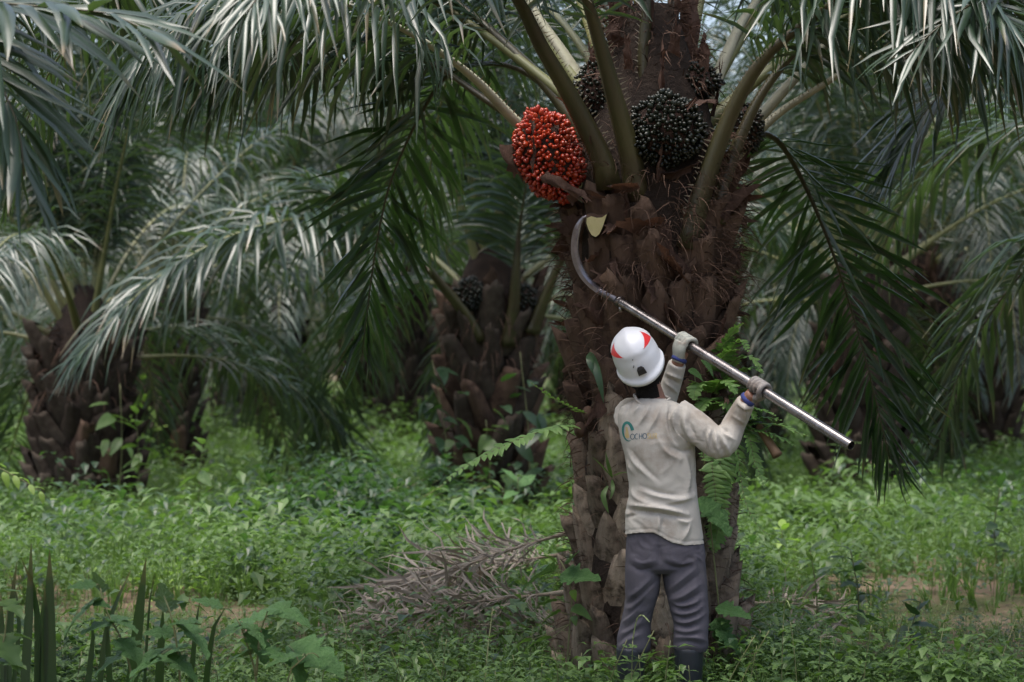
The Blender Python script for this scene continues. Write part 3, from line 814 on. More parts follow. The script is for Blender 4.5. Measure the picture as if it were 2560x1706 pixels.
add_frond(nr, [np.array([4.7, 12.7, 2.5]), np.array([4.1, 12.7, 3.2])] + pts((2900,150,12.6),(2700,80,12.4),(2500,120,12.2),(2330,260,12.0),(2230,420,12.0)), petiole=0.25, n=60, llen=0.85, lwid=0.05, g=1.5, seed=92, rbase=0.06)
add_frond(nr, [np.array([4.8, 12.9, 2.4]), np.array([4.3, 13.4, 2.6])] + pts((2750,560,14.6),(2600,640,15.0),(2480,780,15.2),(2400,930,15.3),(2350,1090,15.3)), petiole=0.25, n=60, llen=0.85, lwid=0.05, g=2.2, seed=93, rbase=0.06)
add_frond(nr, [np.array([4.8, 12.9, 2.5]), np.array([4.2, 13.6, 3.2])] + pts((2650,300,15.0),(2450,330,15.6),(2280,480,16.0),(2180,680,16.2)), petiole=0.25, n=60, llen=0.9, lwid=0.05, g=1.8, seed=94, rbase=0.06)
# ------------------------------------------------------------------ the worker
PY = 9.82
def vremesh(geo, voxel, smooth=4, name='tmp', factor=0.5):
    me = geo.mesh(name, [])
    o = bpy.data.objects.new(name, me); COL.objects.link(o)
    m = o.modifiers.new('r', 'REMESH'); m.mode = 'VOXEL'; m.voxel_size = voxel; m.use_smooth_shade = True
    if smooth:
        s = o.modifiers.new('s', 'SMOOTH'); s.iterations = smooth; s.factor = factor
    dg = bpy.context.evaluated_depsgraph_get()
    out = bpy.data.meshes.new_from_object(o.evaluated_get(dg))
    bpy.data.objects.remove(o)
    bpy.data.meshes.remove(me)
    return out

def mv(me):
    a = np.zeros(len(me.vertices) * 3, np.float32); me.vertices.foreach_get('co', a); return a.reshape(-1, 3).astype(float)
def mn(me):
    a = np.zeros(len(me.vertices) * 3, np.float32); me.vertices.foreach_get('normal', a); return a.reshape(-1, 3).astype(float)
def setv(me, V):
    me.vertices.foreach_set('co', V.astype(np.float32).ravel()); me.update()

def strokes(me, lines, rear=None, k=2.6):
    """sculpt folds: each line is (amplitude m, width px, [(px, py) ...]) traced over the near side"""
    V, N = mv(me), mn(me)
    x, y = proj(V)
    face = np.clip(-N[:, 1] * 1.6 + 0.15, 0, 1)
    disp = np.zeros(len(V))
    for A, w, ln in lines:
        pl, _ = spline([(a, b, 0) for a, b in ln], 26)
        d2 = ((x[:, None] - pl[None, :, 0]) ** 2 + (y[:, None] - pl[None, :, 1]) ** 2)
        i = d2.argmin(1)
        taper = np.sin(np.pi * np.clip((i + 1.5) / 28, 0.08, 0.92))
        disp += k * A * np.exp(-(d2[np.arange(len(V)), i] / (w * w)) ** 0.62) * taper * face
    if rear is not None: disp += rear(V, N)
    setv(me, V + N * disp[:, None])

def nfold(scale, amp, st=(1, 1, 1)):
    def f(V, N):
        return np.array([mnoise.noise(Vector(v * np.array(st) * scale)) for v in V]) * amp
    return f

def wrinkle(V, amp):
    """fine sharp creases: ridged noise drawn out along changing directions"""
    out = []
    for v in V:
        b = mnoise.noise(Vector((v[0] * 5, v[1] * 5, v[2] * 5 + 7))) * 3.0
        p = Vector((v[0] * 16 + v[2] * 9 + b, v[1] * 14, v[2] * 22 - v[0] * 8 + b))
        m = max(0.0, mnoise.noise(Vector((v[0] * 6 + 3, v[1] * 6, v[2] * 6))) + 0.25)
        out.append((1 - 2.2 * abs(mnoise.noise(p))) * m)
    return np.array(out) * amp

def rings(rows, power=0.85, sides=28):
    """closed loft of horizontal rings: rows of (py, left px, right px, half depth, centre depth)"""
    V = []
    for py, l, r, hd, yc in rows:
        c = P((l + r) / 2, py, yc); e = P(r, py, yc)
        hw = e[0] - c[0]
        a = np.arange(sides) * 2 * np.pi / sides
        ca, sa = np.cos(a), np.sin(a)
        ca = np.sign(ca) * np.abs(ca) ** power; sa = np.sign(sa) * np.abs(sa) ** power
        V.append(np.stack([c[0] + hw * ca, c[1] + hd * sa, np.full(sides, c[2])], 1))
    n = len(rows)
    c0, c1 = V[0].mean(0), V[-1].mean(0)
    V = np.vstack(V)
    i = np.arange(n - 1)[:, None] * sides; j = np.arange(sides)[None]; j2 = (j + 1) % sides
    Q = np.stack([i + j, i + sides + j, i + sides + j2, i + j2], -1).reshape(-1, 4)
    m = len(V); jj = np.arange(sides); kk = (jj + 1) % sides
    T = np.vstack([np.stack([jj, kk, np.full(sides, m)], 1), np.stack([(n - 1) * sides + kk, (n - 1) * sides + jj, np.full(sides, m + 1)], 1)])
    return np.vstack([V, c0, c1]), Q, T

def limb(pp, r, sides=14, n=24, ry=None):
    """closed tube through (px, py, Y) points with radii in metres"""
    p, L = spline([P(*q) for q in pp], n)
    d = np.linalg.norm(np.diff(np.array([P(*q) for q in pp]), axis=0), axis=1)
    s = np.concatenate([[0], np.cumsum(d)]); s /= s[-1]
    rr = np.interp(np.linspace(0, 1, n), s, r)
    return tube(p, rr, None, sides, side=(0.35, 0.9, 0.2))

M['shirt'] = mat('work_shirt', (0.37, 0.348, 0.308), (0.455, 0.432, 0.388), rough=0.9, scale=5, spec=0.15, bump=0.0012, bscale=160, dirt=(0.23, 0.185, 0.145), dscale=4, dlo=0.50, dhi=0.75)
M['trouser'] = mat('work_trousers', (0.060, 0.056, 0.070), (0.092, 0.086, 0.102), rough=0.85, scale=9, spec=0.2, bump=0.001, bscale=200, dirt=(0.10, 0.09, 0.083), dscale=4, dlo=0.55, dhi=0.9)
M['boot'] = mat('rubber_boot', (0.012, 0.014, 0.020), (0.022, 0.025, 0.034), rough=0.4, scale=8, spec=0.5, dirt=(0.06, 0.05, 0.04), dscale=7, dlo=0.58, dhi=0.85)
M['skin'] = mat('skin', (0.19, 0.092, 0.060), (0.24, 0.12, 0.08), rough=0.5, scale=14, spec=0.45)
M['hair'] = mat('short_hair', (0.005, 0.0045, 0.0045), (0.013, 0.011, 0.010), rough=0.85, scale=80, bump=0.006, bscale=160, spec=0.12)
M['white'] = mat('helmet_shell', (0.62, 0.635, 0.66), (0.68, 0.69, 0.71), rough=0.3, scale=6, spec=0.5, dirt=(0.48, 0.46, 0.43), dscale=9, dlo=0.62, dhi=0.9)
M['redtape'] = mat('red_reflective_tape', (0.55, 0.02, 0.025), (0.66, 0.04, 0.04), rough=0.35, scale=30)
M['plastic'] = mat('black_plastic', (0.015, 0.015, 0.017), rough=0.5)
M['glove'] = mat('glove_cloth', (0.32, 0.33, 0.285), (0.40, 0.41, 0.36), rough=0.9, scale=22, spec=0.15, bump=0.0015, bscale=120, dirt=(0.22, 0.17, 0.14), dscale=14, dlo=0.48, dhi=0.72)
M['glove_dirty'] = mat('soiled_glove_cloth', (0.18, 0.165, 0.155), (0.27, 0.255, 0.245), rough=0.9, scale=22, spec=0.15, bump=0.002, bscale=120, dirt=(0.10, 0.075, 0.06), dscale=12, dlo=0.45, dhi=0.7)
M['cuff'] = mat('blue_glove_cuff', (0.020, 0.030, 0.12), (0.03, 0.045, 0.19), rough=0.85, scale=30)
M['steel'] = mat('steel_tube', (0.24, 0.225, 0.225), (0.38, 0.36, 0.36), rough=0.27, scale=14, metal=0.95, dirt=(0.11, 0.085, 0.08), dscale=9, dlo=0.52, dhi=0.75, rvar=0.1)
M['blade'] = mat('blade_steel', (0.17, 0.16, 0.19), (0.30, 0.29, 0.33), rough=0.38, scale=16, metal=0.85, dirt=(0.10, 0.08, 0.075), dscale=12, dlo=0.5, dhi=0.8)
M['edge'] = mat('ground_edge', (0.55, 0.56, 0.62), (0.7, 0.7, 0.75), rough=0.25, scale=16, metal=0.9)
M['ink'] = mat('teal_print', (0.020, 0.14, 0.125), (0.03, 0.17, 0.15), rough=0.85, scale=30)
M['ink_dark'] = mat('dark_teal_print', (0.06, 0.10, 0.13), (0.10, 0.14, 0.17), rough=0.85, scale=40)
M['ink_yellow'] = mat('faded_yellow_print', (0.42, 0.31, 0.13), (0.46, 0.37, 0.20), rough=0.85, scale=40)

foot = P(1655, 1780, PY); foot[2] = 0
person = thing('person', 'person in a red striped white helmet and beige shirt raising a sickle pole', 'person', tuple(foot))

POLE_A, POLE_B = P(1545, 752, 10.42), P(2128, 1115, 9.22)
POLE_D = nrm(POLE_B - POLE_A)
def on_pole(px):
    """point of the pole seen at photo column px"""
    lo, hi = 0.0, 1.0
    for _ in range(40):
        m = (lo + hi) / 2
        if proj(POLE_A + (POLE_B - POLE_A) * m)[0] < px: lo = m
        else: hi = m
    return POLE_A + (POLE_B - POLE_A) * lo
LH, RH = on_pole(1716), on_pole(1896)

def pxY(p): a = proj(p); return (float(a[0]), float(a[1]), float(p[1]))
WR = P(1868, 1000, RH[1] + 0.03)           # right wrist
WL = P(1697, 900, LH[1] + 0.005)            # left wrist
arms_r = [(1690, 1040, 9.80), (1748, 1074, 9.76), (1804, 1112, 9.74), (1838, 1054, 9.76), pxY(WR)]
arms_l = [(1572, 1035, 9.90), (1605, 1050, 10.02), (1640, 1050, 10.12), (1672, 978, 10.12), pxY(WL)]

# body: one continuous skin surface under the clothes
g = Geo()
hc = P(1603, 915, PY + 0.02)
up = nrm(np.array([-0.42, -0.40, 0.82])); fw = nrm(np.array([-0.12, 0.85, 0.52]) - up * np.dot(up, [-0.12, 0.85, 0.52])); rt = np.cross(fw, up)
HM = np.stack([rt, fw, up], 1)              # head axes as columns: right, forward, up
def hp(x, y, z): return hc + HM @ np.array([x, y, z])
g.add(*ball(hp(0, -0.005, 0.02), (0.077, 0.096, 0.100), 20, 14, HM))
g.add(*ball(hp(0, 0.035, -0.055), (0.058, 0.062, 0.070), 16, 10, HM))      # jaw
g.add(*ball(hp(0, 0.085, -0.095), (0.026, 0.022, 0.020), 10, 8, HM))       # chin
g.add(*ball(hp(0, 0.108, -0.022), (0.014, 0.022, 0.028), 10, 8, HM))       # nose
g.add(*ball(hp(0, 0.088, -0.062), (0.026, 0.014, 0.011), 10, 8, HM))       # lips
g.add(*ball(hp(0, 0.082, 0.022), (0.052, 0.018, 0.012), 10, 8, HM))        # brow
for s in (-1, 1):
    g.add(*ball(hp(s * 0.080, -0.008, -0.012), (0.012, 0.022, 0.034), 10, 8, HM))  # ears
    g.add(*ball(hp(s * 0.040, 0.070, -0.030), (0.024, 0.022, 0.022), 10, 8, HM))   # cheeks
nk = P(1632, 1012, PY + 0.02)
g.add(*tube(spline([hp(0.0, -0.015, -0.02), (hp(0, -0.02, -0.06) + nk) / 2, nk, nk + np.array([0, 0, -0.1])], 10)[0], [0.060, 0.058, 0.057, 0.058, 0.060, 0.064, 0.07, 0.08, 0.085, 0.09], None, 16))
g.add(*rings([(1006, 1592, 1672, 0.06, 9.84), (1025, 1560, 1712, 0.085, 9.84), (1060, 1552, 1725, 0.10, 9.84), (1120, 1572, 1722, 0.105, 9.84), (1215, 1588, 1730, 0.09, 9.84), (1290, 1585, 1735, 0.085, 9.845), (1370, 1590, 1735, 0.075, 9.85), (1415, 1600, 1728, 0.06, 9.85)]))
g.add(*limb(arms_r, [0.055, 0.052, 0.044, 0.042, 0.030]))
g.add(*limb(arms_l, [0.055, 0.050, 0.042, 0.040, 0.030]))
g.add(*limb([pxY(WR), pxY(WR + (RH - WR) * 0.55)], [0.030, 0.034]))
g.add(*limb([pxY(WL), pxY(WL + (LH - WL) * 0.55)], [0.030, 0.034]))
LEG_L = [(1610, 1400, 9.84), (1606, 1470, 9.85), (1592, 1550, 9.86), (1580, 1640, 9.86), (1576, 1755, 9.86)]
LEG_R = [(1708, 1400, 9.84), (1714, 1470, 9.83), (1722, 1550, 9.80), (1726, 1640, 9.80), (1724, 1755, 9.80)]
for L in (LEG_L, LEG_R):
    g.add(*limb(L, [0.085, 0.075, 0.055, 0.050, 0.040]))
body = vremesh(g, 0.009, 5)
body.name = 'body'; body.materials.clear(); body.materials.append(M['skin'])
setv(body, mv(body) - foot)
ob('body', body, person)

# hair at the nape, below the helmet
g = Geo()
V, Q, T = ball(hp(-0.006, -0.026, -0.022), (0.078, 0.084, 0.098), 28, 22, HM)
loc = (V - hc) @ HM
bad = (loc[:, 1] > 0.0) | (loc[:, 2] < -0.112) 
keepq = [q for q in Q if not bad[list(q)].all()]; keept = [t for t in T if not bad[list(t)].all()]
g.add(V, keepq, keept)
V, Q, T = tube(spline([hp(0, -0.022, -0.045), (hp(0, -0.03, -0.07) + nk) / 2, nk + (hp(0, -0.03, -0.07) - nk) * 0.22], 10)[0], np.linspace(0.066, 0.0605, 10), None, 24)
side_ = (V - V.mean(0)) @ nrm(np.array([-0.75, -1.0, 0.0]))
g.add(V, [q for q in Q if side_[list(q)].min() > 0.004], None)
hr = wpart('hair', g, person, M['hair'])

# helmet
def helmet():
    a, b, h = 0.106, 0.130, 0.128
    nu, nv = 64, 20
    u = np.arange(nu) * 2 * np.pi / nu                     # 0 = right, 90 = front
    g = Geo()
    rows = []
    for k in range(nv + 1):
        t = k / nv
        ph = t * math.pi / 2
        r = math.sin(ph) ** 0.85; z = h * math.cos(ph) ** 0.95 if k < nv else 0.0
        rows.append((r, z))
    V = []
    for r, z in rows:
        crown = 1.0
        x = a * r * np.cos(u); y = b * r * np.sin(u)
        zz = np.full(nu, z)
        ridge = np.exp(-(x / 0.022) ** 2) * 0.006 * (z > 0.05)
        panel = 0.0065 * (1 / (1 + np.exp(-(z - 0.062 - 0.012 * np.sin(u)) * 400)))      # raised crown above a step
        sc = 1 + panel / 0.12
        V.append(np.stack([x * sc, y * sc, zz + ridge + panel * 0.6], 1))
    # skirt flaring to the rim, lower at the back
    dip = 0.030 * np.clip(-np.sin(u), 0, 1) ** 1.2
    for f, dz, drop in ((1.0, -0.018, 0.6), (1.006, -0.028, 1.0), (1.06, -0.030, 1.05), (1.085, -0.040, 1.15), (1.075, -0.050, 1.2), (0.98, -0.046, 1.15)):
        V.append(np.stack([a * f * np.cos(u), b * f * np.sin(u), dz - dip * drop], 1))
    n = len(V); V = np.vstack(V)
    Q = [(i * nu + j, (i + 1) * nu + j, (i + 1) * nu + (j + 1) % nu, i * nu + (j + 1) % nu) for i in range(n - 1) for j in range(nu)]
    g.add(V, Q)
    return g, a, b, h
hg, ha, hb, hh = helmet()
H0 = hp(0, 0.0, 0.052)
def hw(V): return np.asarray(V) @ HM.T + H0
for i in range(len(hg.V)): hg.V[i] = hw(hg.V[i])
hel = wpart('helmet', hg, person, M['white'])
def hsurf(u, z, off=0.002):
    """point of the helmet dome at azimuth u (degrees, 270 = back) and height z"""
    ph = math.acos(min(1, (z / hh) ** (1 / 0.95)))
    r = math.sin(ph) ** 0.85
    pan = 0.0065 / (1 + math.exp(-(z - 0.062 - 0.012 * math.sin(R(u))) * 400))
    sc = 1 + pan / 0.12 + off / 0.12
    return np.array([ha * r * math.cos(R(u)) * sc, hb * r * math.sin(R(u)) * sc, z + pan * 0.6 + off * 0.5])
for (u0, u1) in ((296, 350), (244, 190)):                  # tip towards the back, broad end at the side
    g = Geo(); V = []
    for k in range(10):
        t = k / 9; u = u0 + (u1 - u0) * t
        zb = 0.064 + 0.004 * t; zt = zb + 0.044 * t ** 0.8
        for s in (0, 0.33, 0.67, 1):
            V.append(hsurf(u + (u1 - u0) * 0.10 * s * (1 - t), zb + (zt - zb) * s, 0.0015))
    Q = [(k * 4 + j, k * 4 + j + 1, k * 4 + j + 5, k * 4 + j + 4) for k in range(9) for j in range(3)]
    g.add(hw(V), Q)
    wpart('red_stripe', g, hel, M['redtape'], person)
g = Geo()                                                 # black lamp clip at the back
V = []
for dx, z in ((-0.020, -0.030), (0.020, -0.030), (0.017, -0.004), (0.009, 0.008), (-0.009, 0.008), (-0.017, -0.004)):
    V.append((dx, -hb * 1.02 - 0.004 - (0.004 if z < 0 else 0), z))
V = np.array(V); V2 = V + np.array([0, 0.02, 0])
g.add(hw(np.vstack([V, V2])), [(i, (i + 1) % 6, 6 + (i + 1) % 6, 6 + i) for i in range(6)] + [(0, 1, 2, 5), (5, 2, 3, 4)])
wpart('clip', g, hel, M['plastic'], person, smooth=False)
for (u_, z_) in ((262, 0.048), (265, 0.100), (258, 0.02), (256, 0.014), (268, 0.09)):
    g = Geo(); g.add(*ball(hw([hsurf(u_, z_, 0.001)])[0], 0.0028, 6, 4)); wpart('vent', g, hel, M['plastic'], person)
g = Geo()                                                 # chin strap and ratchet wheel
g.add(*tube(spline([hp(0.088, -0.01, 0.0), hp(0.086, 0.01, -0.05), hp(0.06, 0.05, -0.10), hp(0.0, 0.075, -0.122)], 12)[0], 0.007, 0.002, 6))
g.add(*tube(spline([hp(-0.088, -0.01, 0.0), hp(-0.086, 0.01, -0.05), hp(-0.06, 0.05, -0.10), hp(0.0, 0.075, -0.122)], 12)[0], 0.007, 0.002, 6))
wpart('chin_strap', g, hel, M['plastic'], person)
g = Geo(); c0 = hp(0.0, -0.106, -0.028)
g.add(*tube(np.array([c0, c0 + HM @ np.array([0, -0.016, 0])]), [0.018, 0.017], None, 14, side=rt))
wpart('ratchet', g, hel, M['plastic'], person)

# shirt
g = Geo()
g.add(*rings([(996, 1598, 1664, 0.066, 9.845), (1006, 1574, 1692, 0.085, 9.845), (1018, 1552, 1716, 0.10, 9.845), (1036, 1545, 1724, 0.112, 9.845), (1062, 1546, 1730, 0.12, 9.845), (1106, 1553, 1737, 0.13, 9.845),
              (1141, 1562, 1738, 0.128, 9.845), (1214, 1573, 1741, 0.118, 9.845), (1243, 1571, 1743, 0.118, 9.845), (1280, 1564, 1749, 0.125, 9.845), (1337, 1562, 1757, 0.13, 9.845), (1400, 1564, 1764, 0.132, 9.845)]))
cr = WR + (P(*arms_r[3]) - WR) * 0.08; cl = WL + (P(*arms_l[3]) - WL) * 0.12
g.add(*limb(arms_r[:-1] + [pxY(cr)], [0.084, 0.072, 0.066, 0.052, 0.043], n=30))
g.add(*limb(arms_l[:-1] + [pxY(cl)], [0.080, 0.070, 0.062, 0.050, 0.042], n=30))
sh = vremesh(g, 0.0052, 6)
sh.name = 'shirt'
LN = [
 # belt folds
 (0.012, 7, [(1570,1262),(1612,1268),(1660,1274),(1718,1287)]), (-0.011, 6, [(1572,1274),(1615,1279),(1662,1285),(1722,1299)]),
 (0.007, 6, [(1600,1225),(1640,1240),(1690,1248),(1735,1236)]), (-0.006, 6, [(1604,1216),(1650,1232),(1700,1240)]),
 (0.006, 7, [(1576,1220),(1592,1245),(1625,1262)]), (0.006, 5, [(1670,1258),(1705,1252),(1735,1242)]), (-0.005, 4, [(1665,1264),(1705,1260)]),
 (0.006, 6, [(1648,1285),(1648,1310),(1645,1332)]), (-0.005, 5, [(1656,1290),(1657,1320)]), (0.007, 6, [(1690,1296),(1712,1306),(1728,1300)]), (0.006, 6, [(1725,1306),(1715,1335),(1705,1352)]),
 (-0.005, 5, [(1566,1296),(1575,1290),(1590,1288)]), (0.005, 6, [(1563,1288),(1576,1284)]),
 # stretch lines down the back from the neck and the raised arm
 (0.006, 6, [(1570,1130),(1590,1160),(1630,1200)]), (-0.005, 6, [(1580,1128),(1605,1162),(1650,1205)]), (0.005, 5, [(1567,1150),(1585,1185)]),
 (0.006, 5, [(1625,1012),(1612,1040),(1595,1065)]), (-0.005, 5, [(1580,1000),(1570,1020),(1562,1040)]), (0.005, 4, [(1600,1015),(1585,1035)]), (0.005, 5, [(1650,1015),(1640,1045),(1620,1080)]),
 (0.007, 6, [(1668,1010),(1664,1050),(1672,1090),(1690,1120)]), (-0.007, 5, [(1676,1018),(1672,1055),(1682,1092),(1702,1118)]), (0.007, 6, [(1690,1015),(1684,1055),(1695,1090),(1720,1115)]),
 (-0.006, 5, [(1702,1020),(1697,1055),(1710,1090)]), (0.007, 6, [(1715,1025),(1712,1060),(1728,1095),(1750,1120)]), (-0.006, 5, [(1726,1040),(1726,1065),(1740,1095)]), (0.005, 5, [(1640,1090),(1665,1130),(1700,1150)]),
 (-0.008, 7, [(1682,1120),(1712,1128),(1735,1122)]), (0.006, 6, [(1715,1140),(1722,1190),(1716,1240)]), (-0.004, 5, [(1726,1150),(1732,1200),(1728,1250)]),
 # elbow
 (0.007, 4, [(1788,1078),(1790,1105),(1800,1140)]), (-0.007, 4, [(1782,1080),(1780,1110),(1790,1140)]), (0.007, 4, [(1794,1080),(1808,1105),(1822,1130)]), (-0.006, 4, [(1796,1090),(1803,1115),(1812,1140)]),
 (0.006, 4, [(1776,1072),(1770,1100),(1778,1135)]), (-0.005, 4, [(1768,1070),(1762,1095),(1768,1125)]), (0.006, 4, [(1800,1078),(1818,1092),(1835,1100)]), (-0.005, 4, [(1806,1072),(1822,1082)]),
 (0.005, 4, [(1845,1010),(1860,1020),(1876,1022)]), (-0.005, 4, [(1842,1017),(1858,1027),(1874,1029)]), (0.005, 4, [(1858,1000),(1864,1030),(1862,1055)]), (0.004, 4, [(1832,1040),(1850,1050),(1862,1062)]),
 # left forearm
 (0.005, 4, [(1668,935),(1685,940),(1705,950)]), (-0.005, 4, [(1664,944),(1682,952),(1700,962)]), (0.005, 4, [(1662,955),(1680,968),(1694,985)]),
]
strokes(sh, LN, rear=lambda V, N: nfold(9, 0.004, (1, 1, 0.6))(V, N) * np.clip(0.6 + N[:, 1], 0.3, 1) + wrinkle(V, 0.0034))
def hem(px): return np.interp(px, [1540, 1562, 1600, 1634, 1650, 1680, 1713, 1745, 1775], [1338, 1336, 1332, 1332, 1340, 1357, 1364, 1361, 1357])
x, y = proj(mv(sh)); Vs = mv(sh)
bm = bmesh.new(); bm.from_mesh(sh); bm.verts.ensure_lookup_table()
hy = y - hem(x)
kill = [v for v in bm.verts if hy[v.index] > 3 and Vs[v.index][2] < 1.0]
hemv = {v.index for v in bm.verts if abs(hy[v.index]) <= 3}
bmesh.ops.delete(bm, geom=kill, context='VERTS')
bm.verts.ensure_lookup_table()
co = np.array([v.co for v in bm.verts]); px_, py_ = proj(co)
hy = py_ - hem(px_)
for v, dy in zip(bm.verts, hy):
    if v.is_boundary and v.co.z < 1.0:
        v.co.z += dy / 550.0                              # straight hem
    elif -11 < dy < -7 and v.co.z < 1.0:
        v.co -= v.normal * 0.0022                         # stitched line
neck_c = P(1631, 1003, 9.845)
bm.to_mesh(sh); bm.free()
sh.materials.clear(); sh.materials.append(M['shirt'])
for p in sh.polygons: p.use_smooth = True
shirt_w = mv(sh).copy()
bvh = BVHTree.FromPolygons([Vector(v) for v in shirt_w], [tuple(p.vertices) for p in sh.polygons])
setv(sh, shirt_w - foot)
shirt = ob('shirt', sh, person)
md = shirt.modifiers.new('cloth', 'SOLIDIFY'); md.thickness = 0.003; md.offset = -1
# collar band
g = Geo()
cp_ = pts((1588,992,9.80),(1594,1004,9.775),(1610,1013,9.762),(1632,1014,9.758),(1655,1008,9.772),(1671,1000,9.80))
cpb = [P(1671,996,9.87), P(1640,985,9.92), P(1600,984,9.90), P(1586,988,9.85)]
ring, _ = spline(cp_ + cpb + [cp_[0]], 40)
g.add(*tube(ring, 0.0075, 0.006, 8, side=(0, 0, 1)))
wpart('collar', g, shirt, M['shirt'], person)

# print on the back of the shirt: C emblem, OCHO, SUR
def on_shirt(px, py, off=0.0015):
    o_ = np.array([0, 0, CH]); q = P(px, py, 12.0)
    d = Vector(nrm(q - o_))
    hit, n_, i_, dist = bvh.ray_cast(Vector(o_), d)
    if hit is None: return P(px, py, 9.72)
    return np.array(hit) + np.array(n_) * off * (1 if n_.y < 0 else -1)
def print_quads(name, strips, m):
    """each strip is a list of (left, right) pixel pairs draped over the shirt"""
    g = Geo()
    for st in strips:
        V = []
        for a, b in st:
            V += [on_shirt(*a), on_shirt((a[0] + b[0]) / 2, (a[1] + b[1]) / 2), on_shirt(*b)]
        n = len(st)
        g.add(V, [(k * 3 + j, k * 3 + j + 1, k * 3 + j + 4, k * 3 + j + 3) for k in range(n - 1) for j in range(2)])
    return wpart(name, g, shirt, m, person)
def arc(cx, cy, rx, ry, a0, a1, w0, w1, n=22, rot=0):
    st = []
    for k in range(n):
        t = k / (n - 1); a = R(a0 + (a1 - a0) * t); w = w0 + (w1 - w0) * t if not callable(w0) else w0(t)
        c, s = math.cos(a), math.sin(a)
        q = []
        for f in (-0.5, 0.5):
            ex, ey = (rx + f * w) * c, -(ry + f * w) * s
            q.append((cx + ex * math.cos(R(rot)) - ey * math.sin(R(rot)), cy + ex * math.sin(R(rot)) + ey * math.cos(R(rot))))
        st.append(q)
    return st
print_quads('emblem', [arc(1570, 1080, 12, 23, 5, 290, lambda t: 7.5 * (1 - t) ** 0.7 + 1.0, None, 34, rot=-8)], M['ink'])
print_quads('emblem_figure', [[((1562,1092),(1566,1072)), ((1569,1096),(1568,1070)), ((1574,1094),(1571,1078))], [((1564,1070),(1567,1074)),((1568,1067),(1570,1073))]], M['ink_yellow'])
def bar(x0, y0, x1, y1, w):
    dx, dy = x1 - x0, y1 - y0; l = math.hypot(dx, dy); nx, ny = -dy / l * w / 2, dx / l * w / 2
    return [((x0 + (x1 - x0) * t + nx, y0 + (y1 - y0) * t + ny), (x0 + (x1 - x0) * t - nx, y0 + (y1 - y0) * t - ny)) for t in (0, 0.33, 0.67, 1)]
W = 1.9
print_quads('lettering', [arc(1581.5, 1092, 5.0, 6.5, 0, 360, W, W, 22), arc(1592, 1091.5, 4.2, 6.5, 55, 305, W, W, 16),
                          bar(1598.5, 1084.5, 1598.5, 1098, W), bar(1605, 1084, 1605, 1097.5, W), bar(1598.5, 1091, 1605, 1090.7, W), arc(1612, 1090.5, 4.6, 6.5, 0, 360, W, W, 22)], M['ink_dark'])
print_quads('lettering', [arc(1621.5, 1087, 2.6, 3.2, 30, 260, W, W, 12), arc(1621.5, 1093.5, 2.6, 3.2, 90, -150, W, W, 12),
                          arc(1630, 1093, 3.0, 3.6, 180, 360, W, W, 12), bar(1627, 1084, 1627, 1093, W), bar(1633, 1084, 1633, 1093, W),
                          bar(1637.5, 1083.5, 1637.5, 1097, W), arc(1638.5, 1087, 3.4, 3.3, 90, -90, W, W, 12), bar(1639, 1090.5, 1643, 1097, W)], M['ink_yellow'])

# trousers
g = Geo()
g.add(*rings([(1318, 1572, 1748, 0.115, 9.845), (1345, 1567, 1757, 0.122, 9.845), (1375, 1564, 1761, 0.128, 9.845), (1400, 1563, 1763, 0.125, 9.845), (1420, 1570, 1757, 0.115, 9.845), (1432, 1590, 1735, 0.09, 9.845)]))
g.add(*rings([(1385, 1565, 1650, 0.105, 9.845), (1420, 1563, 1650, 0.105, 9.845), (1450, 1564, 1650, 0.10, 9.845), (1488, 1565, 1646, 0.095, 9.85), (1529, 1559, 1633, 0.085, 9.855), (1560, 1551, 1626, 0.08, 9.86), (1592, 1543, 1627, 0.078, 9.86), (1618, 1543, 1626, 0.075, 9.86), (1630, 1546, 1622, 0.065, 9.86)]))
g.add(*rings([(1385, 1652, 1762, 0.105, 9.84), (1420, 1654, 1764, 0.105, 9.84), (1450, 1659, 1767, 0.10, 9.835), (1488, 1666, 1769, 0.095, 9.83), (1529, 1676, 1771, 0.088, 9.82), (1560, 1684, 1771, 0.082, 9.81), (1592, 1684, 1769, 0.08, 9.80), (1616, 1682, 1770, 0.076, 9.80), (1630, 1688, 1764, 0.066, 9.80)]))
tr = vremesh(g, 0.0052, 6)
tr.name = 'trousers'
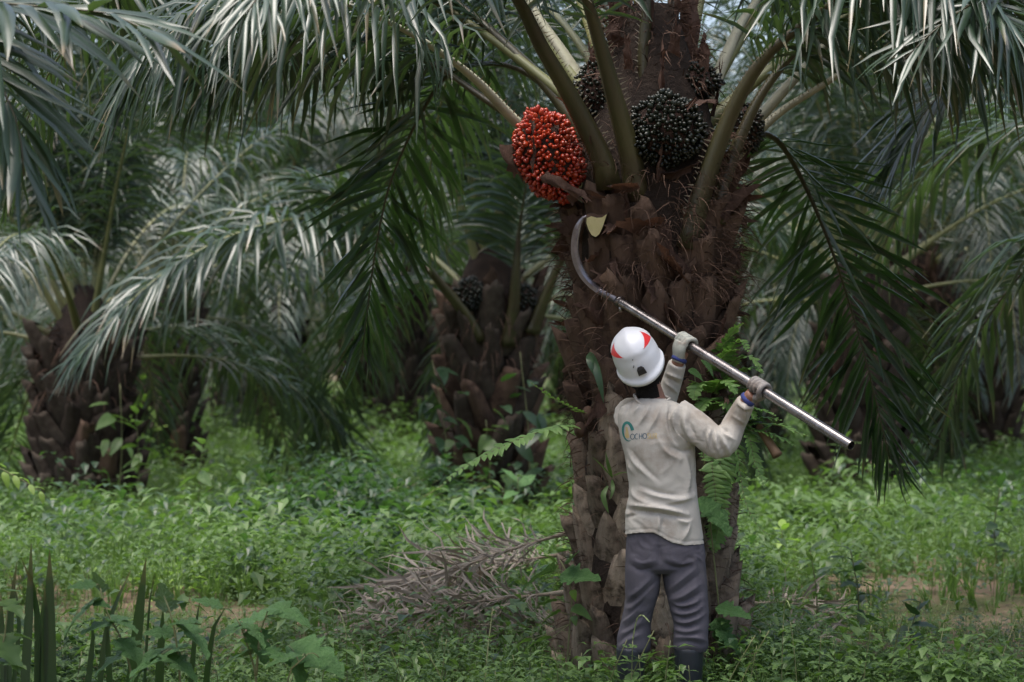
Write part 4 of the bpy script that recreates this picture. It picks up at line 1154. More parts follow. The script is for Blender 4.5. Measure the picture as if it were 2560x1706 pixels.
TL = [
 (-0.007, 8, [(1645,1360),(1648,1385),(1650,1412)]), (0.006, 8, [(1580,1398),(1605,1408),(1640,1402)]), (-0.008, 6, [(1575,1412),(1600,1426),(1632,1420)]), (-0.006, 6, [(1655,1405),(1690,1420),(1725,1415)]), (0.006, 6, [(1668,1398),(1705,1410),(1740,1400)]),
 (0.007, 6, [(1570,1494),(1595,1478),(1630,1440)]), (-0.007, 6, [(1570,1504),(1600,1492),(1640,1452)]), (0.007, 6, [(1562,1524),(1585,1515),(1612,1485),(1640,1460)]), (-0.007, 6, [(1560,1512),(1580,1504),(1592,1492)]),
 (0.007, 6, [(1552,1560),(1572,1545),(1600,1515)]), (-0.007, 6, [(1556,1550),(1580,1532),(1610,1500)]), (0.006, 6, [(1548,1588),(1578,1575),(1610,1545)]), (-0.006, 6, [(1550,1578),(1580,1560),(1612,1530)]), (0.006, 6, [(1548,1622),(1570,1600),(1605,1585)]), (-0.006, 6, [(1546,1610),(1565,1590),(1600,1570)]),
 (0.006, 6, [(1668,1480),(1690,1462),(1740,1420)]), (-0.006, 6, [(1672,1490),(1698,1475),(1750,1435)]), (0.007, 6, [(1675,1500),(1705,1492),(1752,1460)]), (-0.007, 6, [(1680,1510),(1712,1505),(1755,1480)]),
 (0.008, 5, [(1676,1505),(1700,1515),(1730,1510),(1755,1495)]), (-0.008, 5, [(1682,1516),(1710,1524),(1740,1516)]), (0.008, 5, [(1680,1528),(1705,1536),(1735,1530),(1758,1515)]), (-0.008, 5, [(1684,1540),(1712,1546),(1745,1536)]),
 (0.008, 5, [(1683,1550),(1712,1557),(1742,1548),(1762,1535)]), (-0.007, 5, [(1686,1562),(1715,1568),(1748,1560)]), (0.008, 5, [(1684,1572),(1715,1580),(1750,1572)]), (-0.007, 5, [(1686,1584),(1715,1590),(1752,1584)]), (0.008, 5, [(1682,1600),(1700,1592),(1735,1594),(1765,1602)]), (-0.006, 5, [(1690,1608),(1720,1604),(1755,1612)]),
 (-0.002, 2.5, [(1742,1370),(1748,1430),(1752,1500),(1755,1570)]), (-0.0022, 2, [(1586,1362),(1588,1392),(1606,1402),(1625,1392),(1626,1362)]), (-0.0022, 2, [(1672,1366),(1674,1398),(1694,1408),(1716,1398),(1718,1368)]), (-0.002, 2, [(1646,1345),(1647,1380),(1649,1410)]),
]
strokes(tr, TL, rear=lambda V, N: nfold(11, 0.005, (1, 1, 0.8))(V, N) * np.clip(0.5 + N[:, 1], 0.3, 1) + wrinkle(V, 0.0048), k=1.7)
tr.materials.clear(); tr.materials.append(M['trouser'])
for p in tr.polygons: p.use_smooth = True
setv(tr, mv(tr) - foot)
ob('trousers', tr, person)

# boots
for (cx, yc, w) in ((1577, 9.86, 1), (1722, 9.80, -1)):
    g = Geo()
    tp = P(cx, 1618, yc); base = np.array([tp[0], yc, 0.0])
    leg, _ = spline([tp, tp * 0.4 + base * 0.6 + np.array([0, 0, 0.03]), base + np.array([0, 0.01, 0.06])], 14)
    g.add(*tube(leg, np.linspace(0.068, 0.056, 14), np.linspace(0.078, 0.064, 14), 20, side=(1, 0, 0)))
    g.add(*ball(base + np.array([0, 0.06, 0.045]), (0.052, 0.145, 0.055), 18, 10))
    g.add(*ball(base + np.array([0, 0.14, 0.035]), (0.050, 0.075, 0.042), 16, 10))
    bt = vremesh(g, 0.009, 4); bt.name = 'boot'
    V = mv(bt); V[:, 2] = np.maximum(V[:, 2], 0.004); V[:, 1] += (V[:, 2] > 0.3) * 0
    setv(bt, V - foot); bt.materials.clear(); bt.materials.append(M['boot'])
    for p in bt.polygons: p.use_smooth = True
    ob('boot', bt, person)

# gloves, closed round the pole
def glove(hand, wrist, wrap, spread, thumb_axis, gm='glove'):
    """wrap +1/-1 is the sense in which the fingers curl round the pole"""
    a = POLE_D
    w = wrist - hand; w = nrm(w - a * np.dot(w, a))           # from the pole towards the wrist
    b = np.cross(a, w) * wrap                                 # first side the fingers pass
    PR, FRD = 0.023, 0.0105
    g = Geo()
    # palm: flattened block from the wrist to the pole
    heel = wrist + (hand - wrist) * 0.12
    knuckle = hand + b * (PR + 0.014) + w * 0.004
    pc = spline([wrist - (hand - wrist) * 0.12, heel + b * 0.006, (heel + knuckle) / 2 + b * 0.010, knuckle], 10)[0]
    g.add(*tube(pc, np.interp(np.linspace(0, 1, 10), [0, 0.35, 0.7, 1], [0.031, 0.036, 0.042, 0.042]), np.interp(np.linspace(0, 1, 10), [0, 0.5, 1], [0.027, 0.021, 0.014]), 14, side=a, power=0.85))
    for k in range(4):
        off = (k - 1.5) * 0.0225 * spread
        fl = (0.94, 1.0, 0.97, 0.85)[k]
        path = []
        for q in range(11):
            th = R(-18 + q * 25.5 * fl)                       # angle from b, round over the far side
            rad = PR + FRD * 0.95 + 0.006 * math.exp(-((q - 2) / 1.4) ** 2)
            path.append(hand + a * (off + 0.002 * math.sin(q + k)) + (b * math.cos(th) - w * math.sin(th)) * rad)
        rr = np.interp(np.arange(11), [0, 2, 3.3, 5, 6.3, 8, 10], [0.0118, 0.0122, 0.0102, 0.0112, 0.0096, 0.0100, 0.0078])
        g.add(*tube(np.array(path), rr, None, 10, side=a))
    th0 = wrist + (hand - wrist) * 0.35 + a * thumb_axis * 0.026
    tpth = [th0, th0 + (hand - wrist) * 0.25 + a * thumb_axis * 0.022 - b * 0.012]
    for ang in (205, 172, 138, 110):
        tpth.append(hand + a * thumb_axis * 0.040 + (b * math.cos(R(ang)) - w * math.sin(R(ang)) * -1) * 0 + (-b * math.cos(R(ang - 180)) - w * math.sin(R(ang - 180)) * -1) * (PR + 0.011))
    g.add(*tube(spline(tpth, 12)[0], np.interp(np.arange(12), [0, 4, 7, 11], [0.017, 0.014, 0.0125, 0.009]), None, 10, side=a))
    me = vremesh(g, 0.0036, 1); me.name = 'glove'
    setv(me, mv(me) - foot)
    me.materials.clear(); me.materials.append(M[gm])
    for p in me.polygons: p.use_smooth = True
    o = ob('glove', me, person)
    ax = nrm(hand - wrist)
    c = Geo()
    c0 = wrist + ax * 0.004
    c.add(*tube(np.array([c0 - ax * 0.010, c0 - ax * 0.004, c0 + ax * 0.004, c0 + ax * 0.010]), [0.037, 0.039, 0.039, 0.036], [0.033, 0.035, 0.035, 0.031], 18, side=a))
    wpart('glove_cuff', c, o, M['cuff'], person)
    return o
glove(LH, WL, -1, 1.0, -1)
glove(RH, WR, 1, 1.0, 1, 'glove_dirty')

# ------------------------------------------------------------------ sickle on its pole
sick = thing('sickle_pole', 'long steel tube with a curved harvesting sickle, held against the palm', 'sickle', tuple(POLE_B))
def pipe(a, b, r, wall, sides=24, n=2):
    d = nrm(b - a)
    g = Geo()
    V1, Q1, _ = tube(np.array([a, b]), r, None, sides, side=(0, 0, 1), cap=False)
    V2, Q2, _ = tube(np.array([a, b]), r - wall, None, sides, side=(0, 0, 1), cap=False)
    k = len(V1)
    g.add(np.vstack([V1, V2]), np.vstack([Q1, Q2[:, ::-1] + k]))
    jj = np.arange(sides); kk = (jj + 1) % sides
    g.add(np.vstack([V1[sides:], V2[sides:]]), np.stack([jj, kk, sides + kk, sides + jj], 1))
    g.add(np.vstack([V1[:sides], V2[:sides]]), np.stack([kk, jj, sides + jj, sides + kk], 1))
    return g
wpart('pole', pipe(POLE_A, POLE_B, 0.0225, 0.003), sick, M['steel'], smooth=True)
g = Geo()
ca = POLE_A + POLE_D * 0.005
g.add(*tube(np.array([ca - POLE_D * 0.002, ca + POLE_D * 0.010, ca + POLE_D * 0.020]), [0.0275, 0.029, 0.0275], None, 20, side=(0, 0, 1)))
g.add(*tube(np.array([ca + POLE_D * 0.01 + np.array([0, -0.01, -0.02]), ca + POLE_D * 0.008 + np.array([0.004, -0.012, -0.052])]), [0.009, 0.007], None, 8))
wpart('clamp', g, sick, M['steel'])
g = Geo()
bp, _ = spline(pts((1562,762,10.39),(1540,749,10.42),(1515,736,10.44),(1491,722,10.46),(1466,700,10.46),(1447,670,10.45),(1437,636,10.43),(1437,600,10.41),(1444,568,10.39),(1456,546,10.385),(1466,540,10.38)), 30)
tb = np.linspace(0, 1, 30)
wid = np.interp(tb, [0, 0.22, 0.3, 0.5, 0.85, 1], [0.021, 0.019, 0.017, 0.018, 0.016, 0.004])
thk = np.interp(tb, [0, 0.22, 0.32, 1], [0.019, 0.017, 0.006, 0.003])
T_, S_, U_ = frames(bp, (0, 1, 0))
V, Q, T = tube(bp[:9], thk[:9] * 1.0, wid[:9] * 0.95, 12, side=(0, 1, 0))       # round socket
h = Geo(); h.add(V, Q, T); wpart('socket', h, sick, M['blade'])
V, Q, T = tube(bp[7:], np.minimum(thk[7:], 0.006), wid[7:], 4, side=(0, 1, 0))   # flat blade with a low ridge
g.add(V, Q, T)
wpart('blade', g, sick, M['blade'], smooth=False)
g = Geo()                                                 # bright ground edge along the inside of the curve
ctr = P(1520, 600, 10.4)
inn = np.where(((ctr - bp) * U_).sum(1) > 0, 1, -1)[:, None]
e0 = bp + U_ * inn * (wid * 0.80)[:, None]; e1 = bp + U_ * inn * (wid * 1.25)[:, None]
sl = slice(8, 30)
e0, e1, tk = e0[sl], e1[sl], thk[sl]
off = np.array([0, 1, 0])[None] * (tk * 0.75)[:, None]
V = np.stack([e0 - off, e1, e0 + off], 1); n_ = len(V)
g.add(V.reshape(-1, 3), [(i * 3 + j, i * 3 + j + 1, (i + 1) * 3 + j + 1, (i + 1) * 3 + j) for i in range(n_ - 1) for j in range(2)])
wpart('cutting_edge', g, sick, M['edge'])

# wooden handled tool stuck in the ferns on the trunk
M['wood'] = mat('worn_wood', (0.13, 0.075, 0.04), (0.22, 0.135, 0.08), rough=0.7, scale=14, bump=0.002, bscale=60, stretch=(1, 1, 0.3))
tool = thing('tool_handle', 'wooden tool handle with black socket wedged among the ferns on the trunk', 'tool', tuple(P(1850, 1030, 10.55)))
g = Geo(); tp_, _ = spline(pts((1893,1062,10.46),(1915,1095,10.42),(1930,1118,10.40),(1944,1140,10.38)), 12)
g.add(*tube(tp_, np.interp(np.linspace(0, 1, 12), [0, 0.3, 0.7, 1], [0.020, 0.020, 0.022, 0.026]), None, 12))
wpart('handle', g, tool, M['wood'])
g = Geo(); g.add(*tube(spline(pts((1780,960,10.65),(1850,1030,10.52),(1880,1050,10.48),(1897,1066,10.455)), 10)[0], np.interp(np.linspace(0, 1, 10), [0, 0.6, 0.8, 1], [0.006, 0.008, 0.026, 0.026]), None, 12))
wpart('socket', g, tool, M['plastic'])
# ------------------------------------------------------------------ ferns on the trunk
def fern_frond(curve, n, pl, pw, seed, g_=1.2, both=True, curl=0.0):
    r_ = np.random.default_rng(seed)
    p, L = spline(curve, 20)
    T, S, U = frames(p)
    G = Geo()
    G.add(*tube(p, np.linspace(0.0035, 0.0012, 20), None, 4), mat=1)
    for s in (-1, 1):
        u = (np.arange(n) + 0.5) / n
        f = (0.08 + 0.92 * u) * 19
        ip = lambda A: np.stack([np.interp(f, np.arange(20), A[:, k]) for k in range(3)], 1)
        q, Tn, Sn, Un = ip(p), nrm(ip(T)), nrm(ip(S)), nrm(ip(U))
        d = nrm(Sn * s + Tn * 0.35 + Un * 0.12 + r_.normal(0, 0.14, (n, 3)))
        ln = pl * np.interp(u, [0, 0.12, 0.5, 0.85, 1], [0.6, 0.95, 1, 0.6, 0.15]) * r_.uniform(0.85, 1.1, n)
        V = np.zeros((n, 4, 3, 3)); pr = (0.55, 1.0, 0.8, 0.06)
        up = Un
        for k in range(4):
            W = nrm(np.cross(d, up)); N = np.cross(W, d)
            hw = pw * pr[k] * 0.5 * np.interp(u, [0, 0.8, 1], [1, 0.9, 0.4])[:, None]
            V[:, k, 0] = q - W * hw; V[:, k, 1] = q + N * hw * 0.3; V[:, k, 2] = q + W * hw
            ds = (ln / 3)[:, None]; q = q + d * ds
            d = nrm(d + np.array([0, 0, -1.0]) * g_ * ds * 6 + r_.normal(0, 0.08, (n, 3)))
        c = np.zeros((n, 4, 3, 2)); c[..., 0] = r_.random(n)[:, None, None]
        G.add(V.reshape(-1, 3), leaflet_quads(n, 3), c=c.reshape(-1, 2))
    return G
def fern(label, base, fronds, group='ferns growing on the palm trunk', rootdir=(0.05, 0.1, 0)):
    f = thing('fern', label, 'fern', tuple(base), group)
    for k, (c, n, pl, pw, gg) in enumerate(fronds):
        wpart('frond', fern_frond(pts(*c), n, pl, pw, hash(label) % 1 + k * 7 + len(fronds), gg), f, [M['fern'], M['stem']])
    g = Geo(); g.add(*ball(base, (0.03, 0.05, 0.04), 8, 6)); wpart('rootstock', g, f, M['fibre'])
    return f
fern('pale green sword fern frond sticking out low beside the dry fronds', P(1450, 1075, 10.55),
     [(((1450,1072,10.55),(1400,1068,10.4),(1320,1090,10.3),(1220,1135,10.25),(1150,1175,10.22),(1106,1212,10.2)), 24, 0.10, 0.036, 1.6)])
fern('small pale fern sprig pointing up from the trunk at shirt shoulder height', P(1470, 1035, 10.55),
     [(((1470,1038,10.55),(1430,1020,10.45),(1375,990,10.4),(1325,956,10.38)), 14, 0.036, 0.020, 0.6)])
b = P(1790, 985, 10.62)
FB = [
 ((1780,930,10.55),(1800,880,10.48),(1830,835,10.44),(1858,808,10.42)), ((1790,960,10.55),(1820,890,10.46),(1850,850,10.42),(1872,880,10.40)),
 ((1800,960,10.55),(1840,900,10.46),(1880,895,10.42),(1905,935,10.40)), ((1780,940,10.52),(1800,905,10.44),(1822,880,10.40),(1850,875,10.38)),
 ((1795,975,10.55),(1840,935,10.46),(1880,920,10.42),(1910,935,10.40)), ((1790,990,10.52),(1830,960,10.42),(1880,945,10.38),(1908,955,10.36)),
 ((1770,985,10.45),(1750,960,10.36),(1738,975,10.34),(1735,1000,10.33)), ((1785,985,10.48),(1800,955,10.38),(1825,960,10.34),(1840,985,10.32)),
 ((1790,1000,10.5),(1770,1000,10.38),(1750,1020,10.34),(1742,1040,10.32)), ((1780,1030,10.5),(1790,1010,10.38),(1820,1015,10.34),(1845,1040,10.32)),
 ((1800,1050,10.52),(1860,1055,10.42),(1910,1045,10.38),(1955,1052,10.36)), ((1810,1060,10.52),(1880,1060,10.42),(1950,1065,10.38),(2000,1085,10.36),(2022,1092,10.35)),
 ((1820,1065,10.52),(1880,1075,10.42),(1940,1090,10.38),(1990,1118,10.36)), ((1800,1040,10.5),(1850,1020,10.40),(1900,1025,10.36),(1940,1040,10.35)),
 ((1820,1060,10.5),(1840,1110,10.40),(1850,1180,10.38),(1862,1250,10.37),(1890,1310,10.37),(1930,1345,10.37)), ((1830,1050,10.52),(1870,1090,10.42),(1885,1150,10.40),(1905,1200,10.39),(1912,1220,10.39)),
 ((1790,1060,10.5),(1800,1130,10.38),(1800,1200,10.36),(1805,1280,10.37),(1800,1330,10.38)), ((1780,1080,10.5),(1780,1160,10.36),(1788,1230,10.35),(1790,1290,10.36)),
 ((1810,1070,10.5),(1820,1140,10.40),(1812,1210,10.38),(1800,1260,10.38)), ((1790,1260,10.5),(1795,1310,10.42),(1790,1350,10.4),(1785,1380,10.4)),
 ((1800,1010,10.55),(1850,980,10.48),(1900,970,10.44),(1940,985,10.42)), ((1790,1000,10.5),(1840,1000,10.4),(1870,1020,10.36),(1890,1050,10.35)),
]
fern('big bushy fern clump hanging from the trunk behind the worker\'s right arm'.replace('right arm', 'raised elbow'), b, [(c, 22, 0.062 if k < 14 else 0.068, 0.021, 1.0 if k < 14 else 0.4) for k, c in enumerate(FB)])

# ------------------------------------------------------------------ broad leaves
def leaf_geo(kind, L, W, seed, droop=0.25, fold=0.18):
    """one leaf blade lying along +X with a folded midrib; kinds: oval, lobed, heart"""
    r_ = np.random.default_rng(seed)
    n = 15
    t = np.linspace(0, 1, n)
    if kind == 'oval': h = np.sin(np.pi * t ** 0.85) ** 0.8
    elif kind == 'heart': h = np.interp(t, [0, 0.05, 0.25, 0.6, 0.85, 1], [0.25, 0.75, 1, 0.7, 0.3, 0])
    else:
        h = np.interp(t, [0, 0.07, 0.16, 0.24, 0.33, 0.42, 0.50, 0.6, 0.70, 0.78, 0.88, 1], [0.22, 0.55, 0.95, 0.62, 1.0, 0.95, 0.52, 0.78, 0.5, 0.30, 0.32, 0.0])
        h = h * (1 + 0.08 * np.sin(t * 60))
    h = h * W / 2
    V = np.zeros((n, 5, 3))
    z = -droop * L * t ** 2
    for j, a in enumerate((-1, -0.5, 0, 0.5, 1)):
        V[:, j, 0] = t * L * (1 - 0.1 * droop) + (0.06 * L * (abs(a) == 1) * (kind == 'lobed')) * np.sin(t * 9)
        V[:, j, 1] = a * h
        V[:, j, 2] = z + abs(a) * h * fold * 2 - (abs(a) == 1) * h * fold * 1.2 + r_.normal(0, 0.012 * L, n) * abs(a)
    Q = [(i * 5 + j, i * 5 + j + 1, (i + 1) * 5 + j + 1, (i + 1) * 5 + j) for i in range(n - 1) for j in range(4)]
    return V.reshape(-1, 3), Q
LEAFM = {}
def leaf_mesh(kind, v, m):
    key = (kind, v, m)
    if key not in LEAFM:
        g = Geo(); V, Q = leaf_geo(kind, 1.0, {'oval': 0.42, 'lobed': 0.92, 'heart': 0.72}[kind], v + 3, droop=0.18 + 0.2 * v)
        c = np.zeros((15, 5, 2)); c[..., 0] = np.linspace(0, 1, 15)[:, None]; c[..., 1] = np.array([1, 0.5, 0, 0.5, 1])[None]
        if m != 'sol': c[:] = 0.5
        g.add(V, Q, c=c.reshape(-1, 2)); LEAFM[key] = g.mesh('leaf', M[m])
    return LEAFM[key]
def put_leaf(root, parent, pos, dirv, size, kind='oval', v=0, m='herb', roll=0.0):
    """a leaf whose base is at pos (world) and whose blade points along dirv"""
    x = nrm(dirv); y = nrm(np.cross((0, 0, 1), x)) if abs(x[2]) < 0.98 else np.array([0, 1.0, 0]); z = np.cross(x, y)
    Mx = Matrix((Vector(x), Vector(y), Vector(z))).transposed() @ Matrix.Rotation(roll, 3, 'X')
    return ob('leaf', leaf_mesh(kind, v, m), parent, tuple(np.array(pos) - np.array(root.location)), Mx, size)
def stem_part(root, curve, r0, r1, m='stem', name='stem', n=12):
    g = Geo(); g.add(*tube(spline(curve, n)[0], np.linspace(r0, r1, n), None, 6)); return wpart(name, g, root, M[m])

def bushy_plant(label, stems, leaves, Y, name='shrub', cat='plant', group=None, kind='lobed', m='sol'):
    """stems: pixel polylines; leaves: (px, py of the leaf's middle, size px, heading degrees in the picture, lift)"""
    s0 = P(*stems[0][0])
    base = np.array([s0[0], s0[1], 0.0])
    root = thing(name, label, cat, tuple(base), group)
    sp = []
    for st in stems:
        c = pts(*st)
        if st is stems[0]:
            c = [base - np.array([0, 0, 0.03]) + np.array([0.02, 0, 0])] + c
        stem_part(root, c, 0.007, 0.003)
        sp.append(spline(c, 40)[0])
    sp = np.vstack(sp)
    r_ = np.random.default_rng(len(leaves))
    for k, (px, py, sz, hd, lift) in enumerate(leaves):
        ppm = FPX / Y
        Lm = sz / ppm
        a = R(hd)
        yy = Y + r_.uniform(-0.12, 0.10)
        d = np.array([math.cos(a), r_.uniform(-0.75, -0.25), math.sin(a) + lift])
        d = nrm(d)
        c = P(px, py, yy)
        b0 = c - d * Lm * 0.5
        i = np.argmin(((sp - b0) ** 2).sum(1))
        g = Geo(); g.add(*tube(spline([sp[i], (sp[i] + b0) / 2 + np.array([0, 0, 0.01]), b0], 6)[0], 0.0022, None, 5))
        f = put_leaf(root, root, b0, d, Lm, kind, k % 3, m, r_.normal(0, 0.25))
        wpart('leaf_stalk', g, root, M['stem'])
    return root

FG = 'lobed leaved shrubs in the front weeds'
bushy_plant('lobed leaf shrub with curled young leaf at its tip, next to the upright cut leaflets', [((330,1700,8.7),(300,1590,8.7),(265,1530,8.7),(250,1470,8.7))],
            [(205,1462,70,170,-0.1),(250,1452,62,100,0.5),(200,1515,120,190,0.0),(262,1556,130,185,0.0),(310,1552,95,10,0),(240,1500,60,20,0.1),(290,1640,140,200,-0.1),(330,1620,110,-20,0)], 8.7, group=FG)
bushy_plant('lobed leaf shrub between the upright leaflets and the tall solitary blade', [((450,1700,8.55),(440,1600,8.55),(425,1530,8.55),(410,1490,8.55))],
            [(412,1492,85,95,0.3),(490,1578,135,-15,-0.1),(470,1545,75,150,0),(395,1640,170,190,-0.1),(450,1650,120,-10,0),(350,1650,110,200,0),(400,1580,80,170,0)], 8.55, group=FG)
bushy_plant('lobed leaf shrub beside the dry fronds with its leaves held flat', [((640,1700,8.8),(620,1620,8.8),(600,1560,8.8),(585,1535,8.8)), ((640,1690,8.8),(650,1590,8.8),(668,1530,8.8))],
            [(520,1505,80,160,0.1),(625,1540,140,175,0.0),(715,1515,115,5,0.1),(575,1575,90,195,0),(640,1575,90,-20,0),(590,1630,90,160,-0.1),(650,1610,100,-60,0),(690,1630,90,0,0)], 8.8, group=FG)
bushy_plant('low lobed leaf shrub trailing its largest leaf over the front herbs', [((720,1705,8.75),(745,1660,8.75),(770,1635,8.75))],
            [(790,1638,165,-12,-0.05),(710,1640,95,175,0),(760,1668,110,-50,0),(830,1665,80,-30,0)], 8.75, group=FG)
bushy_plant('lobed leaf plant rooted at the very edge of the weeds, partly yellowing', [((-10,1700,8.7),(10,1600,8.7),(20,1520,8.7))],
            [(15,1475,80,10,0.1),(30,1510,90,-5,0),(20,1610,110,-20,0),(60,1590,70,0,0),(20,1650,90,15,0)], 8.7, group=FG, m='herb')

# upright leaflets of a cut frond
cf = thing('cut_palm_frond', 'cut green palm frond lying in the weeds with its leaflets standing upright', 'palm frond', tuple(np.array([P(200, 1700, 8.95)[0], 8.95, 0.0])))
rach = [np.array([P(-60, 1700, 8.95)[0], 8.95, 0.03]), np.array([P(150, 1700, 9.0)[0], 9.0, 0.05]), np.array([P(400, 1700, 9.05)[0], 9.05, 0.04]), np.array([P(650, 1700, 9.1)[0], 9.1, 0.03])]
g = Geo(); rp, _ = spline(rach, 20); g.add(*tube(rp, np.linspace(0.03, 0.012, 20), np.linspace(0.022, 0.01, 20), 8)); wpart('rachis', g, cf, M['petiole'])
for k, (bx, mx, my, tx, ty, w) in enumerate(((15,25,1560,42,1405,20),(35,48,1560,20,1420,12),(70,72,1540,78,1358,24),(95,92,1520,52,1393,22),(122,124,1560,124,1374,30),(105,108,1600,112,1470,30),(220,232,1600,228,1545,18),(255,265,1580,328,1425,16),(330,345,1560,365,1395,30),
                                              (395,405,1570,408,1520,22),(470,490,1560,500,1500,16),(505,530,1590,566,1515,16),(280,270,1610,262,1530,16),(10,6,1600,2,1480,18),(350,372,1530,386,1435,9))):
    b0 = rp[np.argmin(np.abs(rp[:, 0] - P(bx, 1700, 9.0)[0]))]
    tipv, midv = P(tx, ty, 8.95), P(mx, my, 8.97)
    q, _ = spline([b0, midv, tipv], 7)
    hwid = w / (FPX / 8.95) / 2 * np.array([0.7, 1, 1, 1, 0.9, 0.6, 0.05])
    tw = 0.5 * math.sin(k * 1.7)
    Wd = np.array([math.cos(tw), math.sin(tw), 0])
    V = np.stack([q - Wd * hwid[:, None], q + np.array([-math.sin(tw), math.cos(tw), 0]) * hwid[:, None] * 0.35, q + Wd * hwid[:, None]], 1)
    c = np.zeros((7, 3, 2)); c[..., 0] = (k * 0.37) % 1; c[..., 1] = np.linspace(0, 0.9, 7)[:, None]
    g = Geo(); g.add(V.reshape(-1, 3), [(i * 3 + j, i * 3 + j + 1, i * 3 + j + 4, i * 3 + j + 3) for i in range(6) for j in range(2)], c=c.reshape(-1, 2))
    wpart('leaflet', g, cf, M['leaf_dark'])

# climbers and broad leaves on and round the trunk
v = thing('climbing_vine', 'vine with a pale lobed leaf climbing the trunk foot beside the dry fronds', 'vine', tuple(np.array([P(1410, 1600, 10.4)[0], 10.4, 0])))
stem_part(v, [np.array([P(1410,1600,10.4)[0], 10.4, 0])] + pts((1425,1560,10.38),(1430,1500,10.36),(1420,1440,10.35),(1400,1400,10.36)), 0.005, 0.003)
for k, (px, py, sz, dx, dz, kd, m) in enumerate(((1400,1440,105,1,0.1,'lobed','sol'),(1390,1425,110,-1,-0.1,'lobed','sol'),(1430,1520,55,1,-0.1,'heart','herb'),(1400,1530,60,-1,-0.3,'heart','herb'),(1434,1540,26,0.2,-1,'heart','herb'),
                                               (1432,1475,28,0.1,-1,'heart','herb_bright'),(1395,1500,70,-1,-0.1,'oval','herb'),(1380,1595,90,-1,0.0,'oval','herb'),(1330,1600,90,-1,0.0,'oval','herb'),(1420,1410,55,0.3,0.6,'lobed','sol'))):
    b0 = P(px, py, 10.33)
    f = put_leaf(v, v, b0, (dx, -0.5, dz), sz / 515, kd, k % 3, m, 0.5)
    g = Geo(); g.add(*tube(spline([P(1425, max(1405, min(1560, py + 8)), 10.36), b0], 5)[0], 0.002, None, 5)); wpart('leaf_stalk', g, v, M['stem'])
v = thing('climbing_vine', 'vine with a large blue green leaf on the trunk under the ferns', 'vine', tuple(np.array([P(1800, 1600, 10.5)[0], 10.5, 0])))
stem_part(v, [np.array([P(1800,1690,10.45)[0], 10.5, 0])] + pts((1800,1560,10.42),(1785,1400,10.40),(1770,1250,10.38),(1745,1000,10.38),(1735,930,10.36)), 0.005, 0.003)
for k, (px, py, sz, dx, dz, kd) in enumerate(((1748,1245,120,0.8,-0.75,'lobed'),(1722,925,45,0.9,-0.35,'heart'),(1752,900,50,0.9,-0.5,'oval'),(1790,1520,90,0.9,-0.1,'lobed'),(1790,1570,85,0.8,-0.5,'lobed'),(1795,1545,70,0.2,-0.9,'lobed'),(1700,1560,50,-0.3,-0.9,'lobed'))):
    b0 = P(px, py, 10.34)
    put_leaf(v, v, b0, (dx, -0.35, dz), sz / 515, kd, k % 3, 'sol', 0.4)
    g = Geo(); g.add(*tube(spline([P(1790 if py > 1300 else 1760, py + 14, 10.40), b0], 5)[0], 0.002, None, 5)); wpart('leaf_stalk', g, v, M['stem'])
v = thing('strap_leaf_plant', 'small strap leaved plant rooted in the leaf bases beside the shirt', 'plant', tuple(P(1530, 1200, 10.42)))
for k, (c, w) in enumerate(((((1530,1195,10.42),(1505,1165,10.38),(1478,1140,10.37)), 0.010), (((1530,1195,10.42),(1520,1160,10.38),(1514,1130,10.38)), 0.012), (((1532,1190,10.42),(1560,1180,10.37),(1585,1188,10.36)), 0.014),
                            (((1530,1200,10.42),(1532,1225,10.37),(1525,1250,10.37)), 0.010), (((1520,1215,10.4),(1508,1240,10.36),(1522,1285,10.36)), 0.013), (((1440,900,10.5),(1490,960,10.42),(1512,1010,10.40)), 0.018), (((1440,880,10.5),(1470,905,10.42),(1500,950,10.40)), 0.016))[:5]):
    q, _ = spline(pts(*c), 8); T_, S_, U_ = frames(q); hwd = w * np.sin(np.pi * np.linspace(0.12, 1, 8))[:, None]
    V = np.stack([q - S_ * hwd, q - U_ * hwd * 0.3, q + S_ * hwd], 1)
    g = Geo(); g.add(V.reshape(-1, 3), [(i * 3 + j, i * 3 + j + 1, i * 3 + j + 4, i * 3 + j + 3) for i in range(7) for j in range(2)]); wpart('leaf', g, v, M['herb'])
v = thing('strap_leaf_plant', 'two dark strap leaves growing from the trunk behind the helmet', 'plant', tuple(P(1480, 890, 10.5)))
for k, c in enumerate((((1478,880,10.5),(1490,920,10.40),(1500,960,10.38),(1510,1010,10.38)), ((1478,880,10.5),(1475,905,10.40),(1485,940,10.39)))):
    q, _ = spline(pts(*c), 8); T_, S_, U_ = frames(q, (1, 0.2, 0)); hwd = 0.020 * np.sin(np.pi * np.linspace(0.12, 1, 8))[:, None]
    V = np.stack([q - S_ * hwd, q - U_ * hwd * 0.3, q + S_ * hwd], 1)
    g = Geo(); g.add(V.reshape(-1, 3), [(i * 3 + j, i * 3 + j + 1, i * 3 + j + 4, i * 3 + j + 3) for i in range(7) for j in range(2)]); wpart('leaf', g, v, M['herb_dark'])

